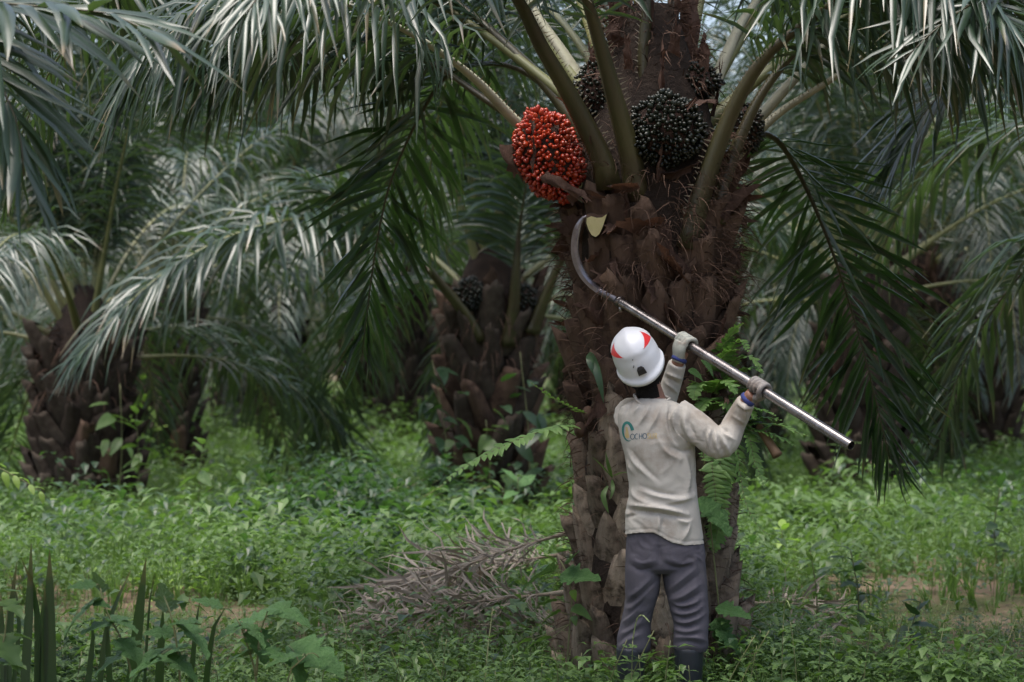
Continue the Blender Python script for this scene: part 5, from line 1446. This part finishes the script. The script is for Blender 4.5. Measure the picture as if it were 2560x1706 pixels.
# broad leaved saplings
def sapling(px, Y, htop, n, size, label, m='herb', kind='oval', group='broad leaved saplings', seed=0, spread=1.0):
    r_ = np.random.default_rng(seed + 400)
    x = P(px, 900, Y)[0]; base = np.array([x, Y, ground_z(x, Y)])
    root = thing('sapling', label, 'plant', tuple(base), group)
    top = base + np.array([r_.normal(0, 0.04), r_.normal(0, 0.04), htop])
    c = [base - np.array([0, 0, 0.03]), (base + top) / 2 + np.array([r_.normal(0, 0.02), 0, 0]), top]
    stem_part(root, c, 0.006, 0.003)
    sp = spline(c, 30)[0]
    for k in range(n):
        t = 0.3 + 0.7 * (k + 1) / n
        b0 = sp[int(t * 29)]
        a = k * 2.4 + r_.normal(0, 0.3)
        el = r_.uniform(-0.2, 0.75) if t < 0.85 else r_.uniform(0.5, 1.4)
        put_leaf(root, root, b0, (math.cos(a), math.sin(a), el), size * r_.uniform(0.7, 1.15) * (1.1 - 0.3 * t), kind, int(r_.integers(3)), m, r_.normal(0, 0.3))
    return root
SAP = [
 (2135, 12.2, 0.55, 15, 0.17, 'leafy sapling with upturned oval leaves in front of the bare soil', 'herb_dark', 'oval'),
 (2040, 12.6, 0.50, 9, 0.15, 'small sapling with pale leaf backs beside the bare soil and the palm foot', 'herb', 'oval'),
 (2290, 11.4, 0.35, 10, 0.14, 'low dark sapling in the shaded weeds beyond the palm foot', 'herb_dark', 'heart'),
 (2110, 23.5, 0.85, 16, 0.30, 'bright broad leaved plant at the foot of the half hidden palm', 'herb', 'oval'),
 (1290, 19.0, 0.62, 11, 0.28, 'broad leaved plant with hanging leaves at the squat palm\'s foot', 'sol', 'oval'),
 (500, 18.5, 0.95, 16, 0.24, 'tall thin sapling in front of the dark slender trunk', 'herb', 'oval'),
 (470, 30.0, 1.1, 18, 0.34, 'sapling with drooping leaves at the slender palm\'s foot', 'herb', 'oval'),
 (1060, 17.5, 0.5, 12, 0.2, 'sapling standing in front of the dark bushes', 'herb', 'heart'),
 (2500, 16.5, 0.7, 16, 0.2, 'dark leaved sapling at the far end of the bare soil', 'herb_dark', 'oval'),
 (1960, 16.0, 0.45, 12, 0.18, 'bright sapling behind the palm foot by the bare soil', 'herb_bright', 'oval'),
 (345, 22.0, 1.15, 16, 0.26, 'tall bright leaved sapling leaning on the stout dark trunk', 'herb', 'oval'),
 (1420, 20.0, 0.5, 14, 0.2, 'sapling growing between the squat palm and the harvested palm', 'herb', 'heart'),
]
for k, s in enumerate(SAP):
    sapling(*s[:6], m=s[6], kind=s[7], seed=k)
# climbers on the trunks behind
def climber(px0, py0, px1, py1, Y, n, size, label, m, kind, seed):
    r_ = np.random.default_rng(seed)
    b0 = P(px0, py0, Y); base = np.array([b0[0], Y, 0.0])
    root = thing('climbing_vine', label, 'vine', tuple(base), 'vines climbing the palms')
    c = [base, (base + P(px1, py1, Y)) / 2 + np.array([0.05, -0.05, 0]), P(px1, py1, Y)]
    stem_part(root, c, 0.008, 0.004); sp = spline(c, 40)[0]
    for k in range(n):
        b = sp[r_.integers(8, 40)] + np.array([r_.normal(0, 0.14), r_.uniform(-0.12, 0.0), r_.normal(0, 0.05)])
        put_leaf(root, root, b, (r_.normal(), r_.uniform(-1, -0.2), r_.normal(-0.1, 0.35)), size * r_.uniform(0.6, 1.2), kind, int(r_.integers(3)), m, r_.normal(0, 0.4))
    return root
climber(1130, 1280, 1080, 900, 21.4, 20, 0.24, 'leafy vine up the shaded side of the squat palm', 'herb_dark', 'heart', 1)
climber(1320, 1280, 1300, 880, 21.4, 16, 0.26, 'broad leaved vine on the fruit side of the squat palm', 'herb_dark', 'oval', 2)
climber(1210, 1280, 1215, 1050, 21.35, 18, 0.22, 'short vine at the middle of the squat palm trunk', 'herb', 'heart', 3)
climber(345, 1200, 340, 930, 29.2, 22, 0.36, 'bright climber with long leaves on the slender palm', 'herb_bright', 'oval', 4)
climber(290, 1250, 300, 960, 22.9, 12, 0.30, 'bright climber on the edge of the stout dark trunk', 'herb', 'oval', 5)
# compound leaf at the edge
sp_ = thing('leaf_spray', 'yellow green compound leaf arching in beside the stout dark trunk', 'plant', tuple(np.array([P(-60, 1200, 13)[0], 13.0, 0])))
c = [np.array([P(-60,1200,13)[0], 13.0, 0])] + pts((-50,1190,13.0),(20,1185,12.95),(80,1215,12.9),(125,1250,12.9))
stem_part(sp_, c, 0.006, 0.002); q = spline(c, 40)[0]
for k in range(16):
    i = 20 + int(k / 15 * 19)
    put_leaf(sp_, sp_, q[i], (0.5, (-0.8, 0.8)[k % 2], (-0.6, 0.15)[k % 2]), 0.13 * (1.1 - k / 30), 'oval', k % 3, 'herb_bright', 0.2)

# ------------------------------------------------------------------ dry fronds on the ground
DRY = 'dry fronds heaped beside the palm foot'
def dry_frond(label, curve, seed, n=80, llen=0.5, g_=0.9, wid=0.021):
    p0 = np.array(curve[0], float); base = np.array([p0[0], p0[1], 0.0])
    root = thing('dry_palm_frond', label, 'dead frond', tuple(base), DRY)
    rV, lv, lc, fr = frond_geo(curve, n=n, llen=llen, lwid=wid, g=g_, seed=seed, petiole=0.12, rbase=0.026, clampz=0.03, rough=1.3, broken=0.4, ranks=(50, 10, -20), a0=56)
    g = Geo(); g.add(*rV); wpart('rachis', g, root, M['dry_rachis'])
    h = Geo(); h.add(lv.reshape(-1, 3), leaflet_quads(len(lv), 4), c=lc.reshape(-1, 2))
    wpart('leaflets', h, root, M['dry'], kind='stuff')
def pz(px, Y, z): p = P(px, 900, Y); return np.array([p[0], Y, z])
dry_frond('dry grey frond lying lowest at the front of the dead heap', [pz(1430, 11.9, 0.36), pz(1250, 11.9, 0.32), pz(1090, 12.0, 0.26), pz(960, 12.1, 0.18), pz(850, 12.2, 0.08)], 1, 90, 0.5)
dry_frond('dry frond on top of the dead heap, its stalk leaning up to the trunk', [pz(1440, 12.4, 0.66), pz(1330, 12.5, 0.58), pz(1180, 12.6, 0.46), pz(1040, 12.7, 0.34), pz(930, 12.7, 0.20), pz(830, 12.7, 0.08)], 2, 90, 0.48)
dry_frond('dry frond at the back of the dead heap with curled leaflets', [pz(1420, 13.2, 0.46), pz(1260, 13.4, 0.38), pz(1100, 13.6, 0.24), pz(970, 13.7, 0.1)], 3, 80, 0.45)
dry_frond('short dry frond under the dead heap next to the palm foot', [pz(1460, 11.9, 0.2), pz(1340, 11.9, 0.16), pz(1230, 11.9, 0.1), pz(1130, 12.0, 0.05)], 4, 70, 0.42)
dry_frond('dry frond stalk lying in the weeds on the fern side of the palm', [pz(1870, 12.6, 0.22), pz(1990, 12.8, 0.2), pz(2120, 13.0, 0.1)], 5, 26, 0.32)
dry_frond('dry frond sunk in the weeds by the saplings', [pz(1880, 12.0, 0.1), pz(1960, 12.1, 0.12), pz(2060, 12.2, 0.06)], 6, 24, 0.3)

# ------------------------------------------------------------------ ground cover (uncountable)
def herb_arch(seed, nl=9, h=0.22, ls=0.07, lw=0.5, up=0.5, rad=0.05):
    r_ = np.random.default_rng(seed); V, T, c = [], [], []
    for k in range(nl):
        a = k * 2.4 + r_.normal(0, 0.4); z = h * (0.25 + 0.75 * (k + 1) / nl) * r_.uniform(0.85, 1.1)
        l = ls * r_.uniform(0.65, 1.25); w = l * lw * 0.5
        d = nrm([math.cos(a), math.sin(a), r_.normal(up - 0.35, 0.3)]); s = nrm(np.cross((0, 0, 1), d)); n_ = np.cross(d, s)
        b = np.array([math.cos(a), math.sin(a), 0]) * rad * r_.random() + np.array([0, 0, z])
        i = len(V)
        V += [b, b + d * l * 0.45 + s * w + n_ * w * 0.3, b + d * l * 0.5, b + d * l * 0.45 - s * w + n_ * w * 0.3, b + d * l - np.array([0, 0, l * 0.2])]
        T += [(i, i + 2, i + 1), (i, i + 3, i + 2), (i + 1, i + 2, i + 4), (i + 2, i + 3, i + 4)]
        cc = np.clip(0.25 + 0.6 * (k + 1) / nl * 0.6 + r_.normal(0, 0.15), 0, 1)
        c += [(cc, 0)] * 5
    i = len(V); V += [np.array([-0.003, 0, 0]), np.array([0.003, 0, 0]), np.array([0, 0, h])]; T += [(i, i + 1, i + 2)]; c += [(0.4, 0)] * 3
    return np.array(V), np.array(T), np.array(c)
def grass_arch(seed, nb=9, h=0.25):
    r_ = np.random.default_rng(seed); V, T, c = [], [], []
    for k in range(nb):
        a = r_.uniform(0, 6.28); d = np.array([math.cos(a), math.sin(a), 0]); s = np.array([-d[1], d[0], 0]); w = 0.004
        l = h * r_.uniform(0.6, 1.2); lean = r_.uniform(0.15, 0.6)
        b = d * 0.02 * r_.random(); m = b + d * l * lean * 0.4 + np.array([0, 0, l * 0.6]); t = b + d * l * lean + np.array([0, 0, l * (1 - lean * 0.35)])
        i = len(V); V += [b - s * w, b + s * w, m - s * w, m + s * w, t]
        T += [(i, i + 1, i + 3), (i, i + 3, i + 2), (i + 2, i + 3, i + 4)]; c += [(r_.random(), 0)] * 5
    return np.array(V), np.array(T), np.array(c)

def vnoise(x, y, s, seed=0):
    return np.array([mnoise.noise(Vector((a * s, b * s, seed))) for a, b in zip(x, y)])
def scatter(name, archs, n, y0, y1, m, label, cat, dens, smin, smax, seed, wide=0.30, pw=1.6):
    r_ = np.random.default_rng(seed)
    y = y0 + (y1 - y0) * r_.random(n * 3) ** pw
    x = r_.uniform(-1, 1, n * 3) * (y * wide + 0.6)
    keep = r_.random(n * 3) < dens(x, y)
    x, y = x[keep][:n], y[keep][:n]
    k = len(x)
    sc = r_.uniform(smin, smax, k) * (1 + 0.008 * np.clip(y - 10, 0, 60)) * np.interp(y, [8.5, 10.2, 12.5], [0.62, 0.62, 1.0]) * np.where((np.abs(x - 0.1) > 1.5) & (y > 10.8) & (y < 14.2), 0.45, 1.0) * np.clip(1 + 0.45 * vnoise(x, y, 0.8, seed + 3), 0.5, 1.6)
    yaw = r_.uniform(0, 6.283, k); z = ground_z(x, y)
    tin = np.clip(0.5 + 0.5 * vnoise(x, y, 0.45, seed) + r_.normal(0, 0.18, k), 0, 1)
    which = r_.integers(len(archs), size=k)
    g = Geo()
    for w, (V, T, c) in enumerate(archs):
        s = which == w
        if not s.any(): continue
        cs, sn = np.cos(yaw[s]), np.sin(yaw[s]); q = sc[s]
        lx, ly = r_.normal(0, 0.12, (2, s.sum()))
        X = (V[None, :, 0] * cs[:, None] - V[None, :, 1] * sn[:, None]) * q[:, None] + x[s][:, None] + V[None, :, 2] * (q * lx)[:, None]
        Yv = (V[None, :, 0] * sn[:, None] + V[None, :, 1] * cs[:, None]) * q[:, None] + y[s][:, None] + V[None, :, 2] * (q * ly)[:, None]
        Z = V[None, :, 2] * q[:, None] + z[s][:, None] - 0.01
        kk = s.sum()
        TT = T[None] + (np.arange(kk) * len(V))[:, None, None]
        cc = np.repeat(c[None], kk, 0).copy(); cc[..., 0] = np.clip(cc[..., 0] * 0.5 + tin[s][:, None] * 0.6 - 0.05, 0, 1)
        g.add(np.stack([X, Yv, Z], -1).reshape(-1, 3), None, TT.reshape(-1, 3), c=cc.reshape(-1, 2))
    o = ob(name, g.mesh(name, M[m], smooth=False))
    tag(o, label, cat, kind='stuff')
    return o
def bare(x, y):
    """1 on bare soil patches"""
    def e(cx, cy, rx, ry): return np.exp(-(((x - cx) / rx) ** 2 + ((y - cy) / ry) ** 2) ** 2)
    b = 0.9 * e(3.5, 15.0, 2.0, 1.7) + 0.55 * e(-3.1, 14.6, 1.3, 1.7) + e(-0.35, 12.6, 1.3, 1.15) + e(2.6, 23.5, 1.2, 1.4) + e(-2.5, 26, 1.2, 1.5) + e(-3.6, 40, 2, 3)
    return np.clip(b, 0, 1)
def hole(x, y):
    """keep the palm foot and the boots clear"""
    return 1 - np.exp(-(((x - TX) / 0.42) ** 2 + ((y - TY) / 0.42) ** 2) ** 3)
def clump(x, y): return np.clip(0.62 + 0.75 * vnoise(x, y, 1.3, 9) + 0.5 * vnoise(x, y, 0.35, 5), 0.12, 1)
hA = [herb_arch(k, 7 + k % 3, 0.18 + 0.05 * (k % 3), 0.046 + 0.008 * (k % 2), 0.5) for k in range(6)]
hB = [herb_arch(20 + k, 8, 0.14, 0.075, 0.75, 0.35, 0.08) for k in range(4)]
hC = [herb_arch(40 + k, 16, 0.55, 0.11, 0.5, 0.4, 0.22) for k in range(4)]
gA = [grass_arch(60 + k) for k in range(4)]
scatter('undergrowth', hA, 42000, 8.6, 60, 'herb', 'low green weeds covering the plantation floor', 'undergrowth', lambda x, y: (1 - 0.93 * bare(x, y)) * hole(x, y) * clump(x, y), 0.6, 1.5, 1)
hD = [herb_arch(80 + k, 9 + k % 4, 0.34 + 0.10 * (k % 3), 0.085 + 0.03 * (k % 2), 0.5, 0.45, 0.10) for k in range(6)]
def tall(x, y): return np.clip(1.6 * vnoise(x, y, 0.7, 21) + 0.25, 0.03, 1) * (1 - 0.97 * bare(x, y)) * hole(x, y) * np.where((x > 1.3) & (y < 14) & (y > 10.5), 0.35, 1) * (y > 9.6) * np.where((x < -2.6) & (y > 17) & (y < 25), 0.25, 1)
scatter('dark_weeds', hD, 3200, 9.8, 44, 'herb_dark', 'darker weeds scattered through the undergrowth', 'undergrowth', lambda x, y: np.clip(1.8 * vnoise(x, y, 0.5, 33) + 0.15, 0.02, 1) * (1 - 0.97 * bare(x, y)) * hole(x, y), 0.5, 1.2, 12)
scatter('tall_weeds', hD, 8000, 9.6, 48, 'herb', 'clumps of taller broad leaved weeds among the low ones', 'undergrowth', tall, 0.55, 1.25, 11)
scatter('grass', gA, 14000, 9.0, 45, 'grass', 'thin grass blades mixed through the weeds', 'grass', lambda x, y: (1 - 0.8 * bare(x, y)) * hole(x, y), 0.6, 1.3, 2)
def crd(x, y):
    b = np.exp(-(((x + 1.0) / 1.5) ** 2 + ((y - 15.9) / 1.4) ** 2) ** 2) + 0.5 * np.exp(-(((x + 5) / 2.5) ** 2 + ((y - 31) / 3) ** 2)) + 0.6 * np.exp(-(((x - 3.4) / 2.5) ** 2 + ((y - 36) / 5) ** 2)) + 0.5 * np.exp(-(((x + 3.2) / 1.2) ** 2 + ((y - 20.5) / 2.5) ** 2)) + 0.25 * np.exp(-(((x - 1.8) / 0.5) ** 2 + ((y - 13.0) / 1) ** 2))
    return np.clip(b, 0, 1)
scatter('creeper_cover', hB, 11000, 12.5, 42, 'herb_bright', 'bright yellow green creeper spreading behind the dry fronds', 'creeper', crd, 0.7, 1.4, 3, pw=1.2)
scatter('far_undergrowth', hC, 6000, 36, 130, 'herb', 'tall weeds closing the far end of the palm rows', 'undergrowth', lambda x, y: np.ones_like(x), 0.8, 1.6, 4, pw=1.2)

# dark bushes in the middle ground
def bush(px, Y, w, h, n, label, seed, m='herb_dark'):
    r_ = np.random.default_rng(seed)
    x = P(px, 900, Y)[0]; root = thing('bush', label, 'bush', (x, Y, 0.0), 'dark bushes between the palms')
    g = Geo(); archs = [herb_arch(seed + k, 12, 0.4, 0.16, 0.42, 0.4, 0.12) for k in range(3)]
    for k in range(n):
        V, T, c = archs[k % 3]
        a = r_.uniform(0, 6.28); rr = w * math.sqrt(r_.random()); hz = h * math.sqrt(max(0, 1 - (rr / w) ** 2)) * r_.uniform(0.1, 1)
        s = r_.uniform(0.6, 1.1); ya = r_.uniform(0, 6.28); cs, sn = math.cos(ya), math.sin(ya)
        Q = np.stack([V[:, 0] * cs - V[:, 1] * sn, V[:, 0] * sn + V[:, 1] * cs, V[:, 2]], 1) * s + np.array([x + rr * math.cos(a), Y + rr * math.sin(a), max(0, hz - 0.2)])
        g.add(Q, None, T, c=np.clip(c + np.array([r_.normal(0, 0.25), 0]), 0, 1))
    wpart('foliage', g, root, M[m], kind='stuff', smooth=False)
    for k in range(4):
        stem_part(root, [np.array([x, Y, -0.02]), np.array([x + r_.normal(0, w * 0.3), Y + r_.normal(0, w * 0.3), h * 0.4]), np.array([x + r_.normal(0, w * 0.5), Y + r_.normal(0, w * 0.5), h * 0.8])], 0.012, 0.005)
bush(900, 18.6, 1.05, 0.75, 190, 'dark leafy bush in front of the squat palm', 1)
bush(760, 20.0, 0.9, 0.75, 150, 'dark bush between the stout trunk and the squat palm', 2)
bush(1040, 20.2, 0.8, 0.7, 120, 'dark bush leaning against the squat palm', 3)
bush(2000, 19.5, 0.9, 0.5, 110, 'grey green bush beyond the bare soil behind the ferns', 6, 'herb')
bush(60, 30, 1.6, 0.9, 150, 'green bush at the stout trunk\'s far side', 7, 'herb')
bush(1520, 26, 1.4, 0.8, 140, 'green bush seen between the two fruiting palms', 8, 'herb')

# tall front weeds with seed spikes
WG = 'tall weeds in front of the worker\'s boots and the palm'
def weed_proto(seed, h, nl, ls, spike):
    r_ = np.random.default_rng(seed)
    root = thing('weed', ('slender weed topped by a curved pale seed spike', 'upright weed with pairs of narrow oval leaves and no spike', 'short weed with a few broad heart shaped leaves', 'tall thin weed with small narrow leaves along a bare stalk', 'small bushy weed with many little heart shaped leaves')[seed], 'weed', (0, 0, 0), WG)
    lean = r_.normal(0, 0.06, 2)
    c = [np.array([0, 0, -0.02]), np.array([lean[0] * 0.4, lean[1] * 0.4, h * 0.5]), np.array([lean[0], lean[1], h])]
    stem_part(root, c, 0.0032, 0.0018, n=10); q = spline(c, 30)[0]
    for k in range(nl):
        t = 0.3 + 0.66 * (k // 2) / max(1, nl // 2 - 1); a = (k // 2) * 1.57 + (k % 2) * math.pi + r_.normal(0, 0.2)
        put_leaf(root, root, q[min(29, int(t * 29))], (math.cos(a), math.sin(a), r_.uniform(0.0, 0.7)), ls * (1.25 - 0.7 * t) * r_.uniform(0.8, 1.2), 'oval' if seed % 2 else 'heart', int(r_.integers(3)), 'herb', r_.normal(0, 0.2))
    if spike:
        a = r_.uniform(0, 6.28); d = np.array([math.cos(a), math.sin(a), 0])
        s = spline([q[-1], q[-1] + np.array([0, 0, 0.08]) + d * 0.03, q[-1] + np.array([0, 0, 0.10]) + d * 0.07, q[-1] + np.array([0, 0, 0.08]) + d * 0.12], 22)[0]
        g = Geo(); g.add(*tube(s, 0.0024 * (1 + 0.35 * np.sin(np.arange(22) * 2.1)), None, 6)); wpart('seed_spike', g, root, M['spike'])
    return root
WP = [weed_proto(k, h, nl, ls, sp) for k, (h, nl, ls, sp) in enumerate(((0.38, 10, 0.085, True), (0.36, 10, 0.075, False), (0.30, 8, 0.09, False), (0.42, 8, 0.07, False), (0.34, 12, 0.06, False)))]
WS = [(870,9.6),(930,9.4),(985,9.7),(1040,9.3),(1095,9.6),(1150,9.5),(1205,9.8),(1255,9.4),(1300,9.7),(1345,9.5),(1400,9.6),(1440,9.9),(1490,9.5),(1530,9.4),(1575,9.3),(1610,9.45),(1650,9.35),(1690,9.4),(1735,9.3),(1775,9.5),(1815,9.6),(1860,9.5),
      (1900,9.8),(1950,9.6),(1995,9.9),(2040,9.6),(2090,10.0),(2150,9.7),(2210,10.0),(2270,9.8),(2330,10.1),(2400,9.8),(2470,10.0),(2530,9.8),(80,9.2),(180,9.3),(260,9.4),(560,9.3),(700,9.4),(790,9.3),(1120,10.2),(1000,10.4),(1320,10.3),(2060,10.5),(2240,10.7),(2420,10.6)]
r_ = np.random.default_rng(77)
for k, (px, Y) in enumerate(WS):
    o = WP[k] if k < len(WP) else copy_tree(WP[int(r_.integers(len(WP)))])
    x = P(px, 900, Y)[0]
    o.location = (x, Y, float(ground_z(x, Y))); o.rotation_euler = (0, 0, r_.uniform(0, 6.28)); s = r_.uniform(0.85, 1.2); o.scale = (s, s, s)
